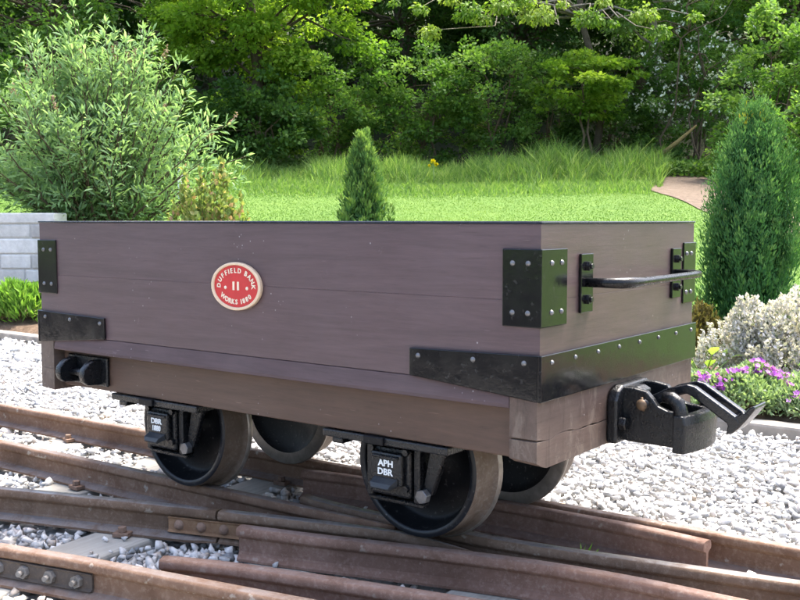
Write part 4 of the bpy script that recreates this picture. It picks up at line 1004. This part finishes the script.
blades('tall_grass', 'long grass at the wood edge behind the wide garden shrub', X, Y, rng.uniform(0.25, 0.5, len(X)), rng.uniform(0.009, 0.016, len(X)), M['leaf_grass'], rng, 0.25, three=True)
X, Y, px_, d_ = scatter(rng, 16000, 190, 650, 15.6, 17.9, 0.6)
blades('grass_fringe', 'longer unmown fringe of grass along the top of the lawn', X, Y, rng.uniform(0.04, 0.20, len(X)) * smooth01((d_ - 15.2) / 2.4), rng.uniform(0.005, 0.010, len(X)), M['leaf_grass'], rng, 0.4, three=True)
# low weeds and ivy on the bank above the path
X, Y, px_, d_ = scatter(rng, 9000, 640, 900, 19.6, 22.5)
C = np.stack([X, Y, height(X, Y) + rng.uniform(0.0, 0.28, len(X))], 1); n = len(X)
tag(link_mesh('bank_weeds', leaf_mesh('bank_weeds', C, unit(rng.normal(size=(n, 3)) + [0, 0, .4]), unit(rng.normal(size=(n, 3)) * .5 + [0, 0, 1]), rng.uniform(.07, .13, n), rng.uniform(.025, .045, n), rng.normal(.5, .2, n)), M['leaf_mid']), 'low ivy and weeds on the bank above the path', 'ground cover', kind='stuff')

# --- wide garden shrub (long pale lance leaves, dry flower heads)
def buddleia():
    rng = np.random.default_rng(5); x, y = spot(100, 9.3); z = H(x, y) - 0.03
    root = tag(empty('garden_shrub', (x, y, z)), 'big spreading shrub with long pale green leaves behind the wagon', 'shrub')
    b = MB(); tips = []; Cs = []; As = []; heads = []
    for k in range(185):
        th = rng.uniform(0, 2 * math.pi); el = rng.uniform(0.10, 1.45) ; Ls = rng.uniform(0.72, 1.0)
        hr2 = np.array([math.cos(th) * 1.22, math.sin(th) * 0.95])
        if math.cos(th) > 0.55 and el < 0.6: hr2[0] *= 1.18
        v = (R_ * hr2[0] + F_ * hr2[1]) * math.cos(el) + np.array([0, 0, 1]) * (0.72 + 1.62 * math.sin(el))
        tip = v * Ls; base = np.array([rng.normal() * 0.10, rng.normal() * 0.10, 0.0])
        m1 = base + (tip - base) * 0.5 + np.array([0, 0, 0.28 * (1 - abs(math.sin(el)))])
        tip = tip - np.array([0, 0, 0.10 * (1 - math.sin(el))])
        path = [base + (m1 - base) * t * (2 - t) * 1.0 if False else (1 - t) ** 2 * base + 2 * t * (1 - t) * m1 + t * t * tip for t in np.linspace(0, 1, 9)]
        path = [p + (rng.normal(size=3) * 0.02 if 0 < i else 0) for i, p in enumerate(path)]
        b.tube(path, list(np.linspace(0.014, 0.003, 9)), 5, False)
        P = np.array(path)
        for s in np.linspace(0.28, 1.0, 35):
            f = s * 8; i = min(int(f), 7); p = P[i] + (P[i + 1] - P[i]) * (f - i); d = unit(P[i + 1] - P[i])
            for q in range(4):
                side = rng.normal(size=3); side = unit(side - d * (side @ d))
                # short side shoots carry opposite leaves
                c0 = p + side * rng.uniform(0, 0.13)
                Cs.append(c0); As.append(unit(d * 0.55 + side * 0.85 + np.array([0, 0, 0.25]) + rng.normal(size=3) * 0.18))
        for q in range(7): Cs.append(P[-1]); As.append(unit(d * 0.9 + rng.normal(size=3) * 0.5))
        if rng.random() < 0.2 and el < 1.25: heads.append((P[-1], d))
    C = np.array(Cs); A = np.array(As); n = len(C)
    ln = rng.uniform(0.045, 0.105, n)
    rel = np.clip((C[:, 2] - 0.4) / 2.0, 0, 1)
    lv = 0.46 + rng.normal(0, 0.2, n)
    link_mesh('foliage', leaf_mesh('foliage', C, A, unit(rng.normal(size=(n, 3)) * 0.6 + [0, 0, 1]), ln, ln * 0.112, lv, 0.35, True), M['leaf_bud'], root)
    b.build('stems', M['twig'], root)
    for (p, d) in heads[:22]:
        k = 46; t = rng.random(k)[:, None]; dd = unit(d * 0.8 + rng.normal(size=3) * 0.4)
        c = p + dd * t * 0.17 + rng.normal(size=(k, 3)) * 0.014 * (1.1 - t)
        link_mesh('flower_head', leaf_mesh('flower_head', c, rdir(rng, k), rdir(rng, k), 0.026, 0.008, rng.random(k)), M['petal_brown'], root)
buddleia()

# --- conifers built from upright flattened sprays
def conifer(name, label, px, d, hgt, r, n, mat, seed, prof, spray=0.09, tips=None, tipmat=None, top=None):
    rng = np.random.default_rng(seed); x, y = spot(px, d); z = H(x, y) - 0.02
    root = tag(empty(name, (x, y, z)), label, 'conifer')
    # plumes: vertical tufts; each is a bundle of small scale sprays
    npl = int(n / 60); t = rng.random(npl) ** 0.85; th = rng.uniform(0, 2 * math.pi, npl)
    pr = np.interp(t, [p[0] for p in prof], [p[1] for p in prof]) * r
    lob = 1 + 0.13 * np.sin(3 * th + 5 * t + seed) + 0.12 * np.sin(6 * th - 7 * t)
    rad = pr * lob * np.clip(rng.normal(0.84, 0.15, npl), 0.3, 1.12)
    PC = np.stack([np.cos(th) * rad, np.sin(th) * rad, t * hgt * 0.94], 1)
    ph = rng.uniform(0.65, 1.35, npl) * hgt * 0.105
    ax = unit(np.stack([np.cos(th) * 0.17, np.sin(th) * 0.17, np.ones(npl)], 1) + rng.normal(size=(npl, 3)) * 0.10)
    k = 60; idx = np.repeat(np.arange(npl), k); m_ = len(idx); s = rng.random(m_)
    wdt = 0.30 * np.sqrt(np.clip(1 - s, 0, 1)) * ph[idx]
    C = PC[idx] + ax[idx] * (s * ph[idx])[:, None] + rng.normal(size=(m_, 3)) * wdt[:, None] * 0.62
    outw = unit(C - PC[idx] - ax[idx] * (s * ph[idx])[:, None])
    A = unit(ax[idx] * 1.1 + outw * 0.45 + rng.normal(size=(m_, 3)) * 0.22)
    nn = unit(np.stack([np.cos(th[idx]), np.sin(th[idx]), 0.2 * np.ones(m_)], 1) + rng.normal(size=(m_, 3)) * 0.5)
    ln = spray * rng.uniform(0.6, 1.3, m_) * (0.6 + 0.4 * (1 - t[idx]))
    pv = rng.normal(0, 0.10, npl)
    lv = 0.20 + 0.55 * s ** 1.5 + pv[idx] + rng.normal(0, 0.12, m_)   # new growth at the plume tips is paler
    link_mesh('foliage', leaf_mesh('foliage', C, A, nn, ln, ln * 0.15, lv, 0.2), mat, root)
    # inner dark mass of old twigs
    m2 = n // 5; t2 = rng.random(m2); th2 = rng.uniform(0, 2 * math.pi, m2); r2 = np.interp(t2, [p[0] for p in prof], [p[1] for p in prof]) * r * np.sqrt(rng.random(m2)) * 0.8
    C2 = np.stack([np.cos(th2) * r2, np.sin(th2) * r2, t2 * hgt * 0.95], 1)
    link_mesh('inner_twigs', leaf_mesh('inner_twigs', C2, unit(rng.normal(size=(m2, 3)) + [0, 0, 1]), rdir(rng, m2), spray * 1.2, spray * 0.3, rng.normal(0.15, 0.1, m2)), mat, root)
    MB().tube([(0, 0, 0), (0, 0, hgt * 0.5), (0, 0, hgt * 0.92)], [0.03 * hgt / 1.3, 0.018, 0.005], 8).build('trunk', M['bark'], root)
    if tips:
        for (tx, tz, cnt) in tips:
            c = R_ * tx - F_ * 0.02 + np.array([0, 0, tz]); c = c + rng.normal(size=(cnt, 3)) * np.array([0.012, 0.012, 0.028])
            link_mesh('yellow_shoot', leaf_mesh('yellow_shoot', c, unit(rng.normal(size=(cnt, 3)) * 0.35 + [0, 0, 1]), rdir(rng, cnt), 0.045, 0.010, rng.random(cnt)), tipmat, root)
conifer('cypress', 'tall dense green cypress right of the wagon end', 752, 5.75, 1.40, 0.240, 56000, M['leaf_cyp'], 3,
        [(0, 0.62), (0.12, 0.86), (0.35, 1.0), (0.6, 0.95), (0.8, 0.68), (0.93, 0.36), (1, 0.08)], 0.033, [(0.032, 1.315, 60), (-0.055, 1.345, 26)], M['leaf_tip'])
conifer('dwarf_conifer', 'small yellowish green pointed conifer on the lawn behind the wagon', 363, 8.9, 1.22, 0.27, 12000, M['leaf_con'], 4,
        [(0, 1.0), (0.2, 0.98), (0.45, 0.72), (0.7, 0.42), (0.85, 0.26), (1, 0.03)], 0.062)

# --- small shrubs and flowers in the bed
def mound(name, label, px, d, w, dep, h, n, leaf, wr, mat, seed, up_=0.5, cat='plant', lvm=0.5, lvs=0.2, zlo=0.0, spikes=0, group=None, stems=True, pit=0.0):
    rng = np.random.default_rng(seed); x, y = spot(px, d); z = H(x, y)
    root = tag(empty(name, (x, y, z)), label, cat, group)
    th = rng.uniform(0, 2 * math.pi, n); u = np.sqrt(rng.random(n)); lob = 1 + 0.16 * np.sin(3 * th + seed) + 0.1 * np.sin(5 * th + 2 * seed)
    rx = np.cos(th) * u * w / 2 * lob; ry = np.sin(th) * u * dep / 2 * lob
    top = h * np.sqrt(np.clip(1 - u ** 2.2, 0, 1)) * (0.86 + 0.16 * np.sin(rx * 23 + seed) * np.sin(ry * 21 + 1))
    zz = zlo + top * (1 - 0.55 * rng.random(n) ** 2.0)
    C = R_[None] * rx[:, None] + F_[None] * ry[:, None] + np.array([[0, 0, 1]]) * zz[:, None]
    if spikes:
        g = rng.integers(0, spikes, n); cg = C[rng.integers(0, n, spikes)]; s = rng.random(n)
        C = cg[g] + np.array([[0, 0, 1]]) * ((s - 0.6) * h * 0.32)[:, None] + rng.normal(size=(n, 3)) * (0.018 * (1.15 - s))[:, None]
        C[:, 2] = np.maximum(C[:, 2], 0.01); lvx = lvm + 0.22 * (s - .5) + rng.normal(0, lvs, n)
    else: lvx = rng.normal(lvm, lvs, n)
    A = unit(rng.normal(size=(n, 3)) * 0.7 + unit(C + [0, 0, 0.02]) * 0.8 + np.array([0, 0, up_])); ln = leaf * rng.uniform(0.6, 1.3, n)
    link_mesh('foliage', leaf_mesh('foliage', C, A, unit(rng.normal(size=(n, 3)) * .6 + [0, 0, 1]), ln, ln * wr, lvx), mat, root)
    if stems:
        b = MB()
        for k in range(12):
            c = C[rng.integers(0, n)]; b.tube([(c[0] * .15, c[1] * .15, 0), (c[0] * .6, c[1] * .6, c[2] * .5), tuple(c)], [0.006, 0.004, 0.002], 5, False)
        b.build('stems', M['twig'], root)
    return root, C, rng
mound('pale_heather', 'cream and grey green flowering heather mound below the cypress', 788, 4.75, 0.72, 0.50, 0.40, 26000, 0.020, 0.34, M['leaf_heath'], 6, 0.6, 'shrub', 0.55, 0.27, spikes=560)
r_, C_, g_ = mound('purple_flower_clump', 'purple flowering rock plant spilling towards the concrete edging', 752, 4.12, 0.60, 0.36, 0.18, 10000, 0.026, 0.22, M['leaf_silver'], 7, 0.7, 'flowers', 0.45, 0.22)
def flowers_on(root, C, rng, n, size, mat, nm, off=0.02, sel=None):
    hi = C[(C[:, 2] > np.quantile(C[:, 2], 0.2)) & (C @ F_ < 0.04)]; off = np.array([0, 0, off]) - F_ * off * 0.9
    if sel is not None: hi = hi[sel(hi)]
    ctr = hi[rng.integers(0, len(hi), n)] + off; k = 5
    P = np.repeat(ctr, k, 0); nr = np.repeat(unit(rng.normal(size=(n, 3)) * 0.45 + np.array([0, 0, 0.7]) - F_ * 0.6), k, 0)
    a0 = np.tile(np.arange(k) * 2 * math.pi / k, n); t1 = unit(np.cross(nr, [0.3, 0.2, 1])); t2 = np.cross(nr, t1)
    A = t1 * np.cos(a0)[:, None] + t2 * np.sin(a0)[:, None] + nr * 0.25
    link_mesh(nm, leaf_mesh(nm, P, unit(A), nr, size, size * 0.42, np.repeat(rng.random(n), k)), mat, root)
cl = np.array([[-0.20, -0.02], [-0.14, -0.07], [-0.08, -0.03], [0.06, 0.0], [0.12, -0.02], [0.17, -0.06], [0.24, -0.02], [0.21, -0.1]])
def near_cluster(P):
    uv = np.stack([P @ R_, P @ F_], 1); return (np.linalg.norm(uv[:, None] - cl[None], axis=2).min(1) < 0.058)
flowers_on(r_, C_, g_, 330, 0.013, M['petal_purple'], 'blossom', 0.022, near_cluster)
r2_, C2_, g2_ = mound('purple_flower_clump', 'purple flowering rock plant half hidden behind the wagon coupling', 690, 4.32, 0.32, 0.26, 0.14, 3200, 0.026, 0.22, M['leaf_silver'], 17, 0.7, 'flowers', 0.45, 0.22)
flowers_on(r2_, C2_, g2_, 45, 0.013, M['petal_purple'], 'blossom', 0.022)
r3_, C3_, g3_ = mound('purple_flower_clump', 'purple flowering cushion plant at the right edge of the bed', 815, 4.0, 0.36, 0.30, 0.15, 5000, 0.028, 0.2, M['leaf_silver'], 27, 0.7, 'plant', 0.55, 0.2)
flowers_on(r3_, C3_, g3_, 70, 0.013, M['petal_purple'], 'blossom', 0.022)
mound('bronze_heath', 'bronze and green low heath at the foot of the cypress', 702, 5.35, 0.26, 0.26, 0.30, 4200, 0.030, 0.2, M['leaf_bronze'], 8, 0.7, 'shrub', 0.5, 0.25, spikes=90)
def bigleaf():
    rng = np.random.default_rng(9); x, y = spot(707, 4.72); root = tag(empty('broad_leaf_plant', (x, y, H(x, y))), 'young lime green broad leaved plant below the cypress', 'plant')
    for k in range(13):
        th = k * 0.9 + 0.3; d = unit(R_ * math.cos(th) + F_ * math.sin(th) * 0.7 + np.array([0, 0, 0.9 + 0.3 * rng.random()]))[None]
        hh = rng.uniform(0.10, 0.19)
        o = link_mesh('leaf', leaf_mesh('leaf', d * hh * 0.9, unit(d + [[0, 0, -0.3]]), np.array([[0, 0, 1.0]]) - d * 0.2, 0.075, 0.026, np.array([0.15 + 0.04 * k]), 0.3, True), M['leaf_lime'], root)
        MB().tube([(0, 0, 0), tuple(d[0] * hh * 0.5), tuple(d[0] * hh * 0.92)], [0.005, 0.004, 0.003], 6, False).build('stalk', M['leafstalk'], root)
M['leafstalk'] = plain('leaf_stalk', (0.2, 0.3, 0.08), 0.6)
bigleaf()
mound('berberis', 'bronze tipped yellow green shrub behind the wagon top', 207, 8.0, 0.72, 0.5, 0.95, 5200, 0.045, 0.34, M['leaf_berb'], 12, 0.8, 'shrub', 0.5, 0.28, spikes=150)
for i, (px, d, w, h, s, lab) in enumerate(((-14, 7.65, 0.42, 0.26, 41, 'fresh green leafy plant at the left edge below the block wall'), (22, 7.45, 0.46, 0.30, 42, 'fresh green leafy plant beside the rear corner of the wagon'),
                                          (70, 7.5, 0.5, 0.28, 43, 'fresh green leafy plant half hidden behind the wagon side'))):
    mound('bed_plant', lab, px, d, w, 0.34, h, 2600, 0.075, 0.12, M['leaf_fresh'], s, 1.1, 'plant', 0.5, 0.22, group='plants below the block wall')
# leafy litter on the bed soil
rng = np.random.default_rng(8)
# marker post and yellow flower
x, y = spot(181, 15.5); z = H(x, y)
pp = MB().box((x - 0.03, y - 0.03, z - 0.1), (x + 0.03, y + 0.03, z + 0.62)).prism([(x - 0.03, z + 0.62), (x + 0.03, z + 0.62), (x, z + 0.66)], 'y', y - 0.03, y + 0.03)
tag(pp.build('marker_post', M['whitepost'], None, 0.004, 1), 'small white marker post beyond the wide garden shrub', 'post')
def yflower():
    rng = np.random.default_rng(2); x, y = spot(433, 18.3); root = tag(empty('yellow_flower', (x, y, H(x, y))), 'yellow flower standing out of the tall grass', 'flower')
    MB().tube([(0, 0, 0), (0.02, 0, 0.25), (0.0, 0, 0.47)], 0.01, 6).build('stem', M['leafstalk'], root)
    for k, (dx, dz) in enumerate(((0, 0.47), (0.06, 0.42), (-0.07, 0.40))):
        n = 26; c = np.repeat([R_ * dx + np.array([0, 0, dz])], n, 0); nr = unit(rng.normal(size=(n, 3)) * 0.8 - F_ * 0.5 + [0, 0, .4])
        link_mesh('bloom', leaf_mesh('bloom', c, nr, rdir(rng, n), 0.062 - 0.015 * k, 0.022, rng.random(n)), M['petal_yellow'], root)
yflower()

# ------------------------------------------------------------------ block wall at the left
def block_wall():
    x1, y1 = spot(61, 8.6); wdir = -(R_ * 0.985 - F_ * 0.10); wdir = wdir / np.linalg.norm(wdir); base = H(x1, y1) - 0.12; top = CAM[2] + 8 / 1000 * 8.6
    ang = math.atan2(wdir[1], wdir[0])
    root = tag(empty('block_wall', (x1, y1, 0), ang), 'low pale grey stone block wall at the left behind the wagon', 'wall')
    Lw = 4.2; th = 0.26
    MB().box((0.012, -th / 2 + 0.012, base), (Lw, th / 2 - 0.012, top - 0.012)).build('mortar_core', M['mortar'], root)
    rs = random.Random(5); z = top; c = 0
    hts = [0.098, 0.122, 0.135, 0.128, 0.118, 0.13, 0.12]
    for hh in hts:
        if z - hh < base: break
        x = 0.0
        while x < Lw:
            w = rs.choice([0.28, 0.36, 0.44, 0.52]) if not (c == 0) else rs.choice([0.5, 0.6])
            if x == 0 and c % 2: w = 0.22
            w = min(w, Lw - x)
            if w > 0.08:
                b = MB().box((0, -th / 2, 0), (w - 0.010, th / 2, hh - 0.009))
                o = b.build('block', M['block'], root, 0.013, 3); o.location = (x, rs.uniform(-0.006, 0.006), z - hh); 
            x += w
        z -= hh; c += 1
block_wall()

# ------------------------------------------------------------------ weed between the rails
def weed(x, y, h, n, seed, label):
    rng = np.random.default_rng(seed); root = tag(empty('weed', (x, y, -0.10)), label, 'weed')
    A = unit(np.stack([rng.normal(size=n) * 0.45, rng.normal(size=n) * 0.45, np.ones(n)], 1)); C = rng.normal(size=(n, 3)) * np.array([0.008, 0.008, 0])
    ln = h * rng.uniform(0.5, 1.1, n)
    link_mesh('leaves', leaf_mesh('leaves', C, A, rdir(rng, n), ln, ln * 0.045, rng.normal(0.5, 0.2, n), 0.3, True), M['leaf_fresh'], root)
weed(-0.10, 0.40, 0.085, 26, 1, 'small green weed between the check rail and the wing rail')
weed(-2.05, 0.05, 0.06, 18, 2, 'tiny green weed between the rails at the left')
